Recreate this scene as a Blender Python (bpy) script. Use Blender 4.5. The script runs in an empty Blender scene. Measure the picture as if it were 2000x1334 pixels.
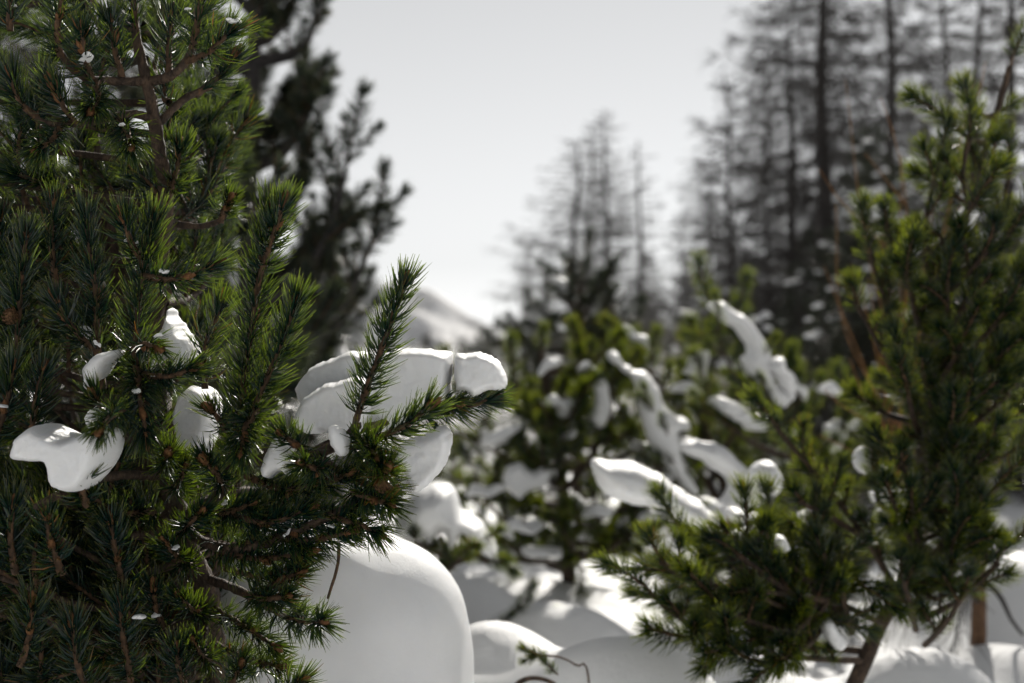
import bpy, math
import numpy as np
from mathutils import Vector, Matrix, Euler

# ------------------------------------------------------------------ camera, sky, sun, exposure
sc = bpy.context.scene
COL = sc.collection
CAMZ = 1.0
PITCH = math.radians(1.0)
F = 2778.0                                   # focal length in photo pixels (50 mm on 36 mm)
cam_d = bpy.data.cameras.new('camera')
cam = bpy.data.objects.new('camera', cam_d)
COL.objects.link(cam)
cam.location = (0, 0, CAMZ)
cam.rotation_euler = (math.radians(90) + PITCH, 0, 0)
cam_d.lens = 50; cam_d.sensor_width = 36
cam_d.clip_start = 0.05; cam_d.clip_end = 5000
cam_d.dof.use_dof = True
cam_d.dof.focus_distance = 2.1
cam_d.dof.aperture_fstop = 3.0
sc.camera = cam

SUN_AZ = math.radians(14)                    # to the right of straight ahead
SUN_EL = math.radians(30)
world = bpy.data.worlds.new('World'); sc.world = world
world.use_nodes = True
wn = world.node_tree; wn.nodes.clear()
sky = wn.nodes.new('ShaderNodeTexSky'); sky.sky_type = 'NISHITA'; sky.sun_disc = False
sky.sun_elevation = SUN_EL; sky.sun_rotation = SUN_AZ
sky.altitude = 1500; sky.air_density = 1.1; sky.dust_density = 0.1; sky.ozone_density = 1.0
hs = wn.nodes.new('ShaderNodeHueSaturation'); hs.inputs['Saturation'].default_value = 0.05
bg = wn.nodes.new('ShaderNodeBackground'); bg.inputs[1].default_value = 0.070
wo = wn.nodes.new('ShaderNodeOutputWorld')
wn.links.new(sky.outputs[0], hs.inputs['Color']); wn.links.new(hs.outputs[0], bg.inputs[0]); wn.links.new(bg.outputs[0], wo.inputs[0])

sun_d = bpy.data.lights.new('sun', 'SUN'); sun_d.energy = 5.0; sun_d.angle = math.radians(0.6)
sun_d.color = (1.0, 0.95, 0.87)
sun = bpy.data.objects.new('sun', sun_d); COL.objects.link(sun)
SUNDIR = Vector((math.sin(SUN_AZ) * math.cos(SUN_EL), math.cos(SUN_AZ) * math.cos(SUN_EL), math.sin(SUN_EL)))
sun.rotation_euler = SUNDIR.to_track_quat('Z', 'Y').to_euler()
sun.location = SUNDIR * 30

sc.view_settings.view_transform = 'Standard'; sc.view_settings.look = 'None'
sc.view_settings.gamma = 1.0; sc.view_settings.use_curve_mapping = False
sc.view_settings.exposure = 0.32
sc.render.engine = 'CYCLES'
cy = sc.cycles
cy.max_bounces = 5; cy.diffuse_bounces = 3; cy.use_light_tree = False; cy.adaptive_threshold = 0.02; cy.glossy_bounces = 2; cy.transmission_bounces = 4
cy.caustics_reflective = False; cy.caustics_refractive = False
cy.sample_clamp_indirect = 4.0; cy.sample_clamp_direct = 12.0
cy.use_denoising = True; cy.use_adaptive_sampling = False

rs = np.random.RandomState(7)

# ------------------------------------------------------------------ helpers
FW = np.array([0, math.cos(PITCH), math.sin(PITCH)])
UP = np.array([0, -math.sin(PITCH), math.cos(PITCH)])
RT = np.array([1.0, 0, 0])
CAM = np.array([0, 0, CAMZ])
def P(px, py, d):
    """a point d metres in front of the lens, seen at photo pixel (px, py)"""
    return CAM + d * (FW + RT * (px - 1000) / F + UP * (667 - py) / F)
def PL(pts):
    return np.array([P(*p) for p in pts])
def nrm(v):
    return v / np.maximum(np.linalg.norm(v, axis=-1, keepdims=True), 1e-9)

def spline(pts, step):
    """Catmull-Rom through pts, resampled about every step metres"""
    p = np.asarray(pts, float)
    if len(p) == 2:
        p = np.array([p[0], (p[0] + p[1]) / 2, p[1]])
    q = np.vstack([2 * p[0] - p[1], p, 2 * p[-1] - p[-2]])
    out = []
    for i in range(1, len(q) - 2):
        t = np.linspace(0, 1, 12, endpoint=False)[:, None]
        a, b, c, d = q[i - 1], q[i], q[i + 1], q[i + 2]
        out.append(.5 * (2 * b + (c - a) * t + (2 * a - 5 * b + 4 * c - d) * t ** 2 + (3 * b - a - 3 * c + d) * t ** 3))
    out = np.vstack(out + [p[-1:]])
    s = np.r_[0, np.cumsum(np.linalg.norm(np.diff(out, axis=0), axis=1))]
    n = max(4, int(s[-1] / step) + 1)
    u = np.linspace(0, s[-1], n)
    return np.stack([np.interp(u, s, out[:, k]) for k in range(3)], 1), s[-1]

def frames(p):
    t = nrm(np.gradient(p, axis=0))
    n = np.zeros_like(t)
    a = np.array([0.3, 1, 0.2]) if abs(t[0, 1]) < .8 else np.array([1, .2, .3])
    n[0] = nrm(np.cross(t[0], a))
    for i in range(1, len(p)):
        v = n[i - 1] - t[i] * np.dot(n[i - 1], t[i])
        n[i] = nrm(v)
    return t, n, np.cross(t, n)

class MB:
    """collects vertices and quads / triangles, then makes one mesh"""
    def __init__(s):
        s.V = []; s.Q = []; s.T = []; s.QM = []; s.TM = []; s.nv = []; s.nt = []; s.n = 0
    def add(s, V, Q=None, T=None, m=0, nv=0.0, nt=0.0):
        V = np.asarray(V, float); k = len(V)
        s.V.append(V)
        if Q is not None and len(Q):
            s.Q.append(np.asarray(Q) + s.n); s.QM.append(np.full(len(Q), m))
        if T is not None and len(T):
            s.T.append(np.asarray(T) + s.n); s.TM.append(np.full(len(T), m))
        s.nv.append(np.broadcast_to(nv, (k,)).astype(float)); s.nt.append(np.broadcast_to(nt, (k,)).astype(float))
        s.n += k
    def tube(s, p, r, sides=6, m=0, rough=0.0, cap=True):
        p = np.asarray(p, float); n = len(p)
        r = np.broadcast_to(np.asarray(r, float), (n,))
        t, a, b = frames(p)
        ang = np.arange(sides) * 2 * math.pi / sides
        rr = r[:, None] * (1 + rough * rs.uniform(-1, 1, (n, sides)))
        V = p[:, None] + rr[..., None] * (np.cos(ang)[None, :, None] * a[:, None] + np.sin(ang)[None, :, None] * b[:, None])
        V = V.reshape(-1, 3)
        i = np.arange(n - 1)[:, None] * sides; j = np.arange(sides)[None]
        Q = np.stack([i + j, i + (j + 1) % sides, i + sides + (j + 1) % sides, i + sides + j], -1).reshape(-1, 4)
        T = None
        if cap:
            V = np.vstack([V, p[-1:] + t[-1] * r[-1]])
            k = n * sides
            T = np.stack([(n - 1) * sides + np.arange(sides), (n - 1) * sides + (np.arange(sides) + 1) % sides, np.full(sides, k)], 1)
        s.add(V, Q, T, m)
    def needles(s, p0, d0, d1, L, w, m=0, nv=None, tip=.25):
        """bent folded needles: base p0, first direction d0, last direction d1"""
        N = len(p0)
        mid = p0 + d0 * (L * .5)[:, None]
        end = mid + d1 * (L * .5)[:, None]
        a = nrm(np.cross(d0, rs.normal(size=(N, 3)))); b = np.cross(d0, a)
        w = np.broadcast_to(w, (N,)); c = np.array([-1, 0, 1.0])[None, :, None]
        ring = c * a[:, None] + (1 - np.abs(c)) * .45 * b[:, None]           # folded blade: edge, ridge, edge
        V = np.stack([p0[:, None] + ring * (w * .34)[:, None, None], mid[:, None] + ring * (w * .5)[:, None, None],
                      end[:, None] + ring * (w * .5 * tip)[:, None, None]], 1)          # N,3,3,3
        base = (np.arange(N) * 9)[:, None]
        q = [[k * 3 + j, k * 3 + j + 1, k * 3 + 4 + j, k * 3 + 3 + j] for k in range(2) for j in range(2)]
        Q = (base[:, None] + np.array(q)[None]).reshape(-1, 4)
        if nv is None: nv = rs.rand(N)
        s.add(V.reshape(-1, 3), Q, None, m, np.repeat(nv, 9), np.tile(np.repeat([0, .5, 1.0], 3), N))
    def mesh(s, name, mats, smooth=True, attrs=True):
        V = np.vstack(s.V)
        Q = np.vstack(s.Q) if s.Q else np.zeros((0, 4), int)
        T = np.vstack(s.T) if s.T else np.zeros((0, 3), int)
        me = bpy.data.meshes.new(name)
        me.vertices.add(len(V)); me.vertices.foreach_set('co', V.astype(np.float32).ravel())
        lv = np.r_[Q.ravel(), T.ravel()].astype(np.int32)
        me.loops.add(len(lv)); me.loops.foreach_set('vertex_index', lv)
        nf = len(Q) + len(T)
        me.polygons.add(nf)
        st = np.r_[np.arange(len(Q)) * 4, len(Q) * 4 + np.arange(len(T)) * 3].astype(np.int32)
        me.polygons.foreach_set('loop_start', st)
        mi = np.r_[np.concatenate(s.QM) if s.QM else [], np.concatenate(s.TM) if s.TM else []].astype(np.int32)
        for m in (mats if isinstance(mats, (list, tuple)) else [mats]): me.materials.append(m)
        me.polygons.foreach_set('material_index', mi)
        me.update(calc_edges=True)
        me.polygons.foreach_set('use_smooth', np.full(nf, smooth))
        if attrs:
            for nm, arr in (('nv', s.nv), ('nt', s.nt)):
                at = me.attributes.new(nm, 'FLOAT', 'POINT'); at.data.foreach_set('value', np.concatenate(arr).astype(np.float32))
        return me

def tag(o, label=None, cat=None, group=None, kind=None):
    if label: o['label'] = label
    if cat: o['category'] = cat
    if group: o['group'] = group
    if kind: o['kind'] = kind
    return o
def root(name, loc, label, cat, group=None):
    o = bpy.data.objects.new(name, None); COL.objects.link(o)
    o.location = loc; o.empty_display_size = .1
    o['wl'] = list(map(float, loc))
    return tag(o, label, cat, group)
def obj(name, me, parent=None, M=None):
    o = bpy.data.objects.new(name, me); COL.objects.link(o)
    if parent is not None:
        o.parent = parent
        if 'wl' in parent: o.matrix_parent_inverse = Matrix.Translation(-Vector(parent['wl']))
    if M is not None: o.matrix_basis = M
    return o
def align(d, roll=0.0, loc=(0, 0, 0), s=1.0):
    """matrix that turns +Z to d"""
    q = Vector(d).to_track_quat('Z', 'Y')
    return Matrix.Translation(Vector(loc)) @ q.to_matrix().to_4x4() @ Matrix.Rotation(roll, 4, 'Z') @ Matrix.Scale(s, 4)

# ------------------------------------------------------------------ materials
def mat(name):
    m = bpy.data.materials.new(name); m.use_nodes = True
    nt = m.node_tree; nt.nodes.clear()
    out = nt.nodes.new('ShaderNodeOutputMaterial')
    return m, nt, out
def N(nt, typ, **kw):
    n = nt.nodes.new(typ)
    for k, v in kw.items():
        if k in ('operation', 'blend_type', 'data_type', 'attribute_name', 'noise_dimensions', 'feature', 'attribute_type'): setattr(n, k, v)
        else: n.inputs[k].default_value = v
    return n
def ramp(nt, fac, stops):
    r = nt.nodes.new('ShaderNodeValToRGB')
    el = r.color_ramp.elements
    while len(el) < len(stops): el.new(.5)
    for e, (p, c) in zip(el, stops):
        e.position = p; e.color = (*c, 1)
    nt.links.new(fac, r.inputs[0])
    return r

def snow_mat(name, sss, scale=1.0, bump=.25):
    m, nt, out = mat(name)
    b = N(nt, 'ShaderNodeBsdfPrincipled')
    b.inputs['Roughness'].default_value = .55
    b.inputs['Specular IOR Level'].default_value = .25
    geo = N(nt, 'ShaderNodeNewGeometry')
    n1 = N(nt, 'ShaderNodeTexNoise', Scale=7 * scale, Detail=5.0)
    n2 = N(nt, 'ShaderNodeTexNoise', Scale=170 * scale, Detail=6.0, Roughness=.75)
    nt.links.new(geo.outputs['Position'], n1.inputs['Vector']); nt.links.new(geo.outputs['Position'], n2.inputs['Vector'])
    r = ramp(nt, n1.outputs[0], [(.3, (.80, .81, .825)), (.7, (.88, .885, .89))])
    nt.links.new(r.outputs[0], b.inputs['Base Color'])
    b1 = N(nt, 'ShaderNodeBump', Strength=bump, Distance=.012 / scale)
    b2 = N(nt, 'ShaderNodeBump', Strength=bump * 1.6, Distance=.002 / scale)
    nt.links.new(n1.outputs[0], b1.inputs['Height']); nt.links.new(n2.outputs[0], b2.inputs['Height'])
    nt.links.new(b1.outputs[0], b2.inputs['Normal']); nt.links.new(b2.outputs[0], b.inputs['Normal'])
    if sss > 0:
        b.inputs['Subsurface Weight'].default_value = sss
        b.inputs['Subsurface Radius'].default_value = (1.0, .95, .88)
        b.inputs['Subsurface Scale'].default_value = .02
    nt.links.new(b.outputs[0], out.inputs[0])
    return m
SNOW = snow_mat('snow_close', .6, 1.0, .42)
SNOW_MID = snow_mat('snow_mid', 0, .6)
SNOW_GROUND = snow_mat('snow_ground', 0, .35, .35)

def needle_mat(name, dark, mid, glow, k, rough=.33, dead=.985):
    m, nt, out = mat(name)
    av = N(nt, 'ShaderNodeAttribute', attribute_name='nv'); at = N(nt, 'ShaderNodeAttribute', attribute_name='nt')
    oi = N(nt, 'ShaderNodeObjectInfo')
    add = N(nt, 'ShaderNodeMath', operation='ADD'); nt.links.new(av.outputs['Fac'], add.inputs[0])
    mul = N(nt, 'ShaderNodeMath', operation='MULTIPLY_ADD'); mul.inputs[1].default_value = .3; mul.inputs[2].default_value = -.15
    nt.links.new(oi.outputs['Random'], mul.inputs[0]); nt.links.new(mul.outputs[0], add.inputs[1])
    sc_ = N(nt, 'ShaderNodeMath', operation='MULTIPLY'); sc_.inputs[1].default_value = .885; nt.links.new(add.outputs[0], sc_.inputs[0])
    r = ramp(nt, sc_.outputs[0], [(0, dark), (.62, mid), (.94, tuple(c * 1.25 for c in mid)), (dead, (.16, .075, .02))])
    g = ramp(nt, sc_.outputs[0], [(0, tuple(c * .7 for c in glow)), (.6, glow), (.94, (glow[0] * 1.35, glow[1] * 1.1, glow[2])), (dead, (.34, .14, .02))])
    tipc = N(nt, 'ShaderNodeMix', data_type='RGBA')
    tipc.inputs[7].default_value = (.14, .12, .025, 1)
    tf = N(nt, 'ShaderNodeMath', operation='POWER'); tf.inputs[1].default_value = 9.0
    nt.links.new(at.outputs['Fac'], tf.inputs[0])
    nt.links.new(tf.outputs[0], tipc.inputs[0]); nt.links.new(r.outputs[0], tipc.inputs[6])
    b = N(nt, 'ShaderNodeBsdfPrincipled'); b.inputs['Roughness'].default_value = rough; b.inputs['Specular IOR Level'].default_value = .5
    nt.links.new(tipc.outputs[2], b.inputs['Base Color'])
    tr = N(nt, 'ShaderNodeBsdfTranslucent')      # dark bases, glowing tips: shade between needles put into the translucent colour
    sq = N(nt, 'ShaderNodeMath', operation='POWER'); sq.inputs[1].default_value = 1.8; nt.links.new(at.outputs['Fac'], sq.inputs[0])
    thin = N(nt, 'ShaderNodeMath', operation='MULTIPLY_ADD'); thin.inputs[1].default_value = 1.45; thin.inputs[2].default_value = .10  # painted base-to-tip brightness, not a thickness
    nt.links.new(sq.outputs[0], thin.inputs[0])
    gm = N(nt, 'ShaderNodeVectorMath', operation='SCALE'); nt.links.new(g.outputs[0], gm.inputs[0]); nt.links.new(thin.outputs[0], gm.inputs['Scale'])
    nt.links.new(gm.outputs[0], tr.inputs[0])
    mx = N(nt, 'ShaderNodeMixShader'); mx.inputs[0].default_value = k
    nt.links.new(b.outputs[0], mx.inputs[1]); nt.links.new(tr.outputs[0], mx.inputs[2]); nt.links.new(mx.outputs[0], out.inputs[0])
    return m
NEEDLE = needle_mat('needle_green', (.002, .015, .014), (.004, .024, .019), (.28, .43, .014), .18, .17, .955)
NEEDLE_MID = needle_mat('needle_olive', (.003, .018, .014), (.006, .027, .016), (.38, .48, .012), .22, .12)
NEEDLE_DARK = needle_mat('needle_dark', (.006, .013, .010), (.012, .024, .016), (.06, .09, .03), .16)

def bark_mat(name, a, b_, c, scale=60, bump=.6):
    m, nt, out = mat(name)
    tc = N(nt, 'ShaderNodeNewGeometry')
    mp = N(nt, 'ShaderNodeMapping'); mp.inputs['Scale'].default_value = (1, 1, .45)
    nt.links.new(tc.outputs['Position'], mp.inputs[0])
    n1 = N(nt, 'ShaderNodeTexNoise', Scale=scale, Detail=6.0, Roughness=.65)
    vo = N(nt, 'ShaderNodeTexVoronoi', Scale=scale * 1.6, feature='DISTANCE_TO_EDGE')
    nt.links.new(mp.outputs[0], n1.inputs['Vector']); nt.links.new(mp.outputs[0], vo.inputs['Vector'])
    r = ramp(nt, n1.outputs[0], [(.3, a), (.5, b_), (.72, c)])
    bs = N(nt, 'ShaderNodeBsdfPrincipled'); bs.inputs['Roughness'].default_value = .75; bs.inputs['Specular IOR Level'].default_value = .3
    nt.links.new(r.outputs[0], bs.inputs['Base Color'])
    mm = N(nt, 'ShaderNodeMath', operation='ADD'); nt.links.new(n1.outputs[0], mm.inputs[0]); nt.links.new(vo.outputs[0], mm.inputs[1])
    bp = N(nt, 'ShaderNodeBump', Strength=bump, Distance=.4 / scale)
    nt.links.new(mm.outputs[0], bp.inputs['Height']); nt.links.new(bp.outputs[0], bs.inputs['Normal'])
    nt.links.new(bs.outputs[0], out.inputs[0])
    return m
BARK = bark_mat('bark_grey_brown', (.018, .012, .009), (.05, .034, .024), (.12, .078, .05), 90, .9)
TWIG = bark_mat('twig_brown', (.03, .018, .011), (.075, .045, .026), (.17, .09, .045), 160)
BUD = bark_mat('bud_brown', (.07, .03, .014), (.16, .075, .03), (.26, .13, .055), 260)
CONE = bark_mat('cone_brown', (.05, .025, .012), (.12, .065, .03), (.2, .11, .05), 200)
LARCH = bark_mat('larch_bark', (.02, .018, .018), (.04, .036, .035), (.075, .066, .062), 12)
LARCHT = bark_mat('larch_twig', (.02, .018, .017), (.04, .036, .033), (.07, .06, .054), 20)
ORANGE = bark_mat('willow_bark', (.12, .05, .012), (.24, .11, .03), (.34, .17, .05), 40)
def hill_mat():
    m, nt, out = mat('hill_snow_rock_haze')
    g = N(nt, 'ShaderNodeNewGeometry')
    n1 = N(nt, 'ShaderNodeTexNoise', Scale=.05, Detail=8.0, Roughness=.7)
    nt.links.new(g.outputs['Position'], n1.inputs['Vector'])
    r = ramp(nt, n1.outputs[0], [(.40, (.86, .86, .87)), (.5, (.72, .72, .73)), (.62, (.5, .5, .51))])  # darker patches lightened in colour to stand in for haze
    b = N(nt, 'ShaderNodeBsdfPrincipled'); b.inputs['Roughness'].default_value = .8
    nt.links.new(r.outputs[0], b.inputs['Base Color']); nt.links.new(b.outputs[0], out.inputs[0])
    return m
HILL = hill_mat()

# ------------------------------------------------------------------ value noise
_perm = rs.rand(64, 64, 64)
def noise3(p, s):
    q = np.asarray(p) * s
    i = np.floor(q).astype(int); f = q - i; f = f * f * (3 - 2 * f)
    o = 0
    for dx in (0, 1):
        for dy in (0, 1):
            for dz in (0, 1):
                w = (f[..., 0] if dx else 1 - f[..., 0]) * (f[..., 1] if dy else 1 - f[..., 1]) * (f[..., 2] if dz else 1 - f[..., 2])
                o = o + w * _perm[(i[..., 0] + dx) % 64, (i[..., 1] + dy) % 64, (i[..., 2] + dz) % 64]
    return o * 2 - 1

# ------------------------------------------------------------------ the snow ground
MOUNDS = []   # x, y, amplitude, sx, sy, power
def mound(px, py, d, wx, wy, base=None, pw=1.3):
    c = P(px, py, d); MOUNDS.append((c[0], c[1], c[2], wx, wy, pw))
mound(1075, 1178, 4.5, .36, .26)
mound(962, 1215, 3.45, .26, .22)
mound(1225, 1245, 3.25, .34, .24)
mound(1010, 1130, 6.0, .50, .30)
mound(1250, 1120, 6.6, .55, .35)
mound(1420, 1290, 3.9, .3, .3)
mound(1800, 1268, 3.9, .26, .22)
mound(1960, 1262, 4.3, .25, .25)
mound(1980, 1080, 5.2, .30, .4)
mound(880, 1120, 5.2, .35, .3)
mound(820, 1300, 3.3, .3, .2)
mound(1650, 1180, 5.2, .45, .35)
mound(1450, 1100, 6.5, .5, .4)
def gz(x, y):
    x = np.asarray(x, float); y = np.asarray(y, float)
    r = np.hypot(x, y)
    p = np.stack([x, y, 0 * x], -1)
    z = .05 * noise3(p, .9) + .02 * noise3(p + 7, 2.7) + (.012 * noise3(p + 11, 6.5) + .005 * noise3(p + 17, 15)) * (r < 12)
    t = np.clip((r - 9) / 60, 0, 1)
    z = z + np.where(y > 0, t * t * (3 - 2 * t) * 1.6 + np.maximum(r - 69, 0) * .012, 0)
    z = z + .25 * noise3(p + 3, .22) * np.clip((r - 8) / 12, 0, 1)
    for cx, cy_, cz, sx, sy, pw in MOUNDS:
        q = ((x - cx) / sx) ** 2 + ((y - cy_) / sy) ** 2
        z = np.maximum(z, z + (cz - z) * np.exp(-(q ** pw) * 1.1))
    return z
def build_ground():
    rr = np.r_[np.arange(.5, 8, .05), 8 * 1.035 ** np.arange(0, 150)]
    rr = rr[rr < 1300]
    th = np.r_[np.linspace(-28, 28, 240), np.linspace(28, 332, 90)[1:-1]] * math.pi / 180
    R, TH = np.meshgrid(rr, th, indexing='ij')
    X = R * np.sin(TH); Y = R * np.cos(TH)
    V = np.stack([X, Y, gz(X, Y)], -1).reshape(-1, 3)
    n, m = R.shape
    i = np.arange(n - 1)[:, None] * m; j = np.arange(m)[None]
    Q = np.stack([i + j, i + m + j, i + m + (j + 1) % m, i + (j + 1) % m], -1).reshape(-1, 4)[:, ::-1]
    mb = MB(); mb.add(V, Q)
    k = len(V)
    mb.add(np.array([[0, 0, float(gz(0, 0))]])); T = [[k, j, (j + 1) % m] for j in range(m)]
    mb.T.append(np.array(T)[:, [0, 2, 1]]); mb.TM.append(np.zeros(m, int))
    o = obj('snow_ground', mb.mesh('snow_ground', SNOW_GROUND, attrs=False))
    tag(o, 'soft white snow covering the ground in rounded hummocks', 'snow ground', kind='structure')
build_ground()

def build_hill():
    pts = [(-400, 430), (200, 470), (600, 535), (760, 562), (835, 572), (875, 593), (925, 622), (985, 655), (1150, 662), (1400, 650), (1800, 640), (2400, 640)]
    px = np.linspace(-400, 2400, 160); py = np.interp(px, [a for a, b in pts], [b for a, b in pts])
    k = 30; V = np.zeros((k, 160, 3))
    crest = np.array([P(a, b, 620) for a, b in zip(px, py)])
    for j in range(k):
        t = j / (k - 1)
        foot = crest.copy(); foot[:, 1] -= 85; foot[:, 2] = -5
        v = crest * (1 - t) + foot * t
        v[:, 2] += (5 * noise3(v, .03) + 2.5 * noise3(v, .1)) * (1 if j else .3)
        V[j] = v
    back = crest.copy(); back[:, 1] += 330; back[:, 2] = -5
    V = np.vstack([back[None], V]).reshape(-1, 3)
    n, m = k + 1, 160
    i = np.arange(n - 1)[:, None] * m; j = np.arange(m - 1)[None]
    Q = np.stack([i + j, i + m + j, i + m + j + 1, i + j + 1], -1).reshape(-1, 4)
    mb = MB(); mb.add(V, Q)
    tag(obj('mountain', mb.mesh('mountain', HILL, attrs=False)), 'pale snowy mountain slope far behind the trees', 'mountain', kind='structure')
build_hill()

# ------------------------------------------------------------------ snow lying on branches
def snow_outline(px, d, T, label, group=None, rnd=.05, mat_=None, yaw=0.0, cell=None, lean=0.0, name='snow_clump'):
    """a clump whose front outline follows px at depth d and reaches T metres back and forth, with rounded rims"""
    p = np.array([[(a - 1000) / F * d, (667 - b) / F * d] for a, b in px])
    q = np.vstack([p[-1:], p, p[:2]])
    out = []
    for i in range(1, len(q) - 2):
        t = np.linspace(0, 1, 10, endpoint=False)[:, None]
        a, b, c, e = q[i - 1], q[i], q[i + 1], q[i + 2]
        out.append(.5 * (2 * b + (c - a) * t + (2 * a - 5 * b + 4 * c - e) * t ** 2 + (3 * b - a - 3 * c + e) * t ** 3))
    poly = np.vstack(out)
    wob = .0013 * d if mat_ is SNOW_MID else .0007 * d
    tn = np.roll(poly, -1, 0) - np.roll(poly, 1, 0); tn = nrm(np.c_[tn[:, 1], -tn[:, 0]])
    w3 = np.c_[poly, poly[:, :1] * 0 + d * 3]
    poly = poly + tn * wob * (noise3(w3, 60 / d) + .6 * noise3(w3 + 5, 130 / d))[:, None] * 2.2
    lo, hi = poly.min(0), poly.max(0)
    cell = cell or max((hi - lo).max() / 60, .003)
    xs = np.arange(lo[0] - 2 * cell, hi[0] + 2 * cell, cell); ys = np.arange(lo[1] - 2 * cell, hi[1] + 2 * cell, cell)
    X, Y = np.meshgrid(xs, ys, indexing='ij'); G = np.stack([X, Y], -1).reshape(-1, 2)
    A = poly; B = np.roll(poly, -1, 0); AB = B - A
    tt = np.clip(((G[:, None] - A[None]) * AB[None]).sum(-1) / np.maximum((AB ** 2).sum(-1), 1e-12)[None], 0, 1)
    C = A[None] + tt[..., None] * AB[None]
    D = np.linalg.norm(G[:, None] - C, axis=-1); k = D.argmin(1)
    dist = D[np.arange(len(G)), k]; near = C[np.arange(len(G)), k]
    ins = np.zeros(len(G), bool)
    for a, b in zip(A, B):
        c = ((a[1] > G[:, 1]) != (b[1] > G[:, 1]))
        with np.errstate(divide='ignore', invalid='ignore'):
            xx = (b[0] - a[0]) * (G[:, 1] - a[1]) / (b[1] - a[1]) + a[0]
        ins ^= c & (G[:, 0] < xx)
    sd = np.where(ins, dist, -dist)
    keep = sd > -.75 * cell
    snap = keep & (sd < .45 * cell)
    G[snap] = near[snap]; sd[snap] = 0
    R = min(rnd, max(sd.max(), .004))
    u = np.clip(sd / R, 0, 1)
    h = T * (1 - (1 - u) ** 2.6) ** .55
    n, m = X.shape
    kk = keep.reshape(n, m)
    ci, cj = np.where(kk[:-1, :-1] & kk[1:, :-1] & kk[1:, 1:] & kk[:-1, 1:])
    idx = lambda a, b: a * m + b
    Q = np.stack([idx(ci, cj), idx(ci + 1, cj), idx(ci + 1, cj + 1), idx(ci, cj + 1)], 1)
    used = np.unique(Q); mp = -np.ones(n * m, int); mp[used] = np.arange(len(used))
    Q = mp[Q]; G = G[used]; h = h[used]; sd = sd[used]
    # border of the kept cells is where front and back sheets join
    e = np.vstack([Q[:, [0, 1]], Q[:, [1, 2]], Q[:, [2, 3]], Q[:, [3, 0]]]); es = np.sort(e, 1)
    un, cnt = np.unique(es, axis=0, return_counts=True)
    rim = np.zeros(len(G), bool); rim[un[cnt == 1].ravel()] = True
    h[rim] = 0
    cx = G.mean(0)
    def to3(dep):
        w = CAM + FW * (d + dep)[:, None] + RT * G[:, :1] + UP * G[:, 1:2]
        return w
    dep0 = (G[:, 0] - cx[0]) * math.tan(yaw) + (G[:, 1] - cx[1]) * lean
    nz = noise3(np.c_[G * 1.0, G[:, :1] * 0 + d], 14) * .35 + noise3(np.c_[G, G[:, :1] * 0 + d + 3], 34) * .12
    dep0 = dep0 + .45 * T                                # the front face, not the core, lies at d
    front = to3(dep0 - h * (1 + .16 * nz)); back = to3(dep0 + h * (1.0 + .3 * nz))
    nV = len(G)
    gr_ = .00025 * d if mat_ is SNOW_MID else .0010
    for A_ in (front, back): A_ += gr_ * (rs.normal(0, .9, A_.shape) + (2.0 * noise3(A_, 60) + 3.0 * noise3(A_ + 4, 27))[:, None] * [.3, .9, .4])
    bi = np.arange(nV) + nV; bi[rim] = np.arange(nV)[rim]
    allQ = np.vstack([Q, bi[Q][:, ::-1]]); us = np.unique(allQ); mp2 = np.zeros(2 * nV, int); mp2[us] = np.arange(len(us))
    mb = MB(); mb.add(np.vstack([front, back])[us], mp2[allQ])
    me = mb.mesh(name, mat_ or SNOW, attrs=False)
    o = obj(name, me)
    sm = o.modifiers.new('soften', 'SMOOTH'); sm.factor = .5; sm.iterations = 2
    ss = o.modifiers.new('sub', 'SUBSURF'); ss.levels = 1; ss.render_levels = 1
    tag(o, label, 'snow', group)
    return o

def blob_mesh(k, L, W, H):
    """a loaf of snow along +X, flat underneath"""
    nu, nv_ = 26, 16
    u = np.linspace(0, math.pi, nu); v = np.linspace(0, 2 * math.pi, nv_, endpoint=False)
    U, W_ = np.meshgrid(u, v, indexing='ij')
    x = -np.cos(U) * L / 2
    prof = np.abs(np.sin(U)) ** .6
    y = prof * np.cos(W_) * W / 2; z = prof * np.sin(W_) * H / 2
    z = np.where(z < 0, z * .45, z)
    V = np.stack([x, y, z], -1)
    V = V * (1 + .30 * noise3(V + k * 3.1, 1.3 / W)[..., None] + .22 * noise3(V + k * 5.3, 3.2 / W)[..., None])
    V[..., 2] += .25 * H * noise3(V * [1, .2, .2] + k, 1.4 / W)
    V = V.reshape(-1, 3)
    i = np.arange(nu - 1)[:, None] * nv_; j = np.arange(nv_)[None]
    Q = np.stack([i + j, i + (j + 1) % nv_, i + nv_ + (j + 1) % nv_, i + nv_ + j], -1).reshape(-1, 4)[:, ::-1]
    mb = MB(); mb.add(V, Q)
    return mb.mesh('snow_loaf', SNOW_MID, attrs=False)
BLOBS = [blob_mesh(k, l, w, h) for k, (l, w, h) in enumerate([(.2, .11, .08), (.3, .12, .09), (.14, .10, .08), (.22, .14, .08), (.42, .14, .1), (.12, .08, .06)])]
def snow_loaf(loc, d, label, group, s=1.0, k=None):
    k = rs.choice([0, 2, 3, 5]) if k is None else k
    dx = Vector(d); dx.z *= .6; dx.normalize()
    q = dx.to_track_quat('X', 'Z')
    M = Matrix.Translation(Vector(loc)) @ q.to_matrix().to_4x4() @ Matrix.Scale(s, 4)
    o = obj('snow_clump', BLOBS[k], None, M)
    return tag(o, label, 'snow', group)

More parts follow.
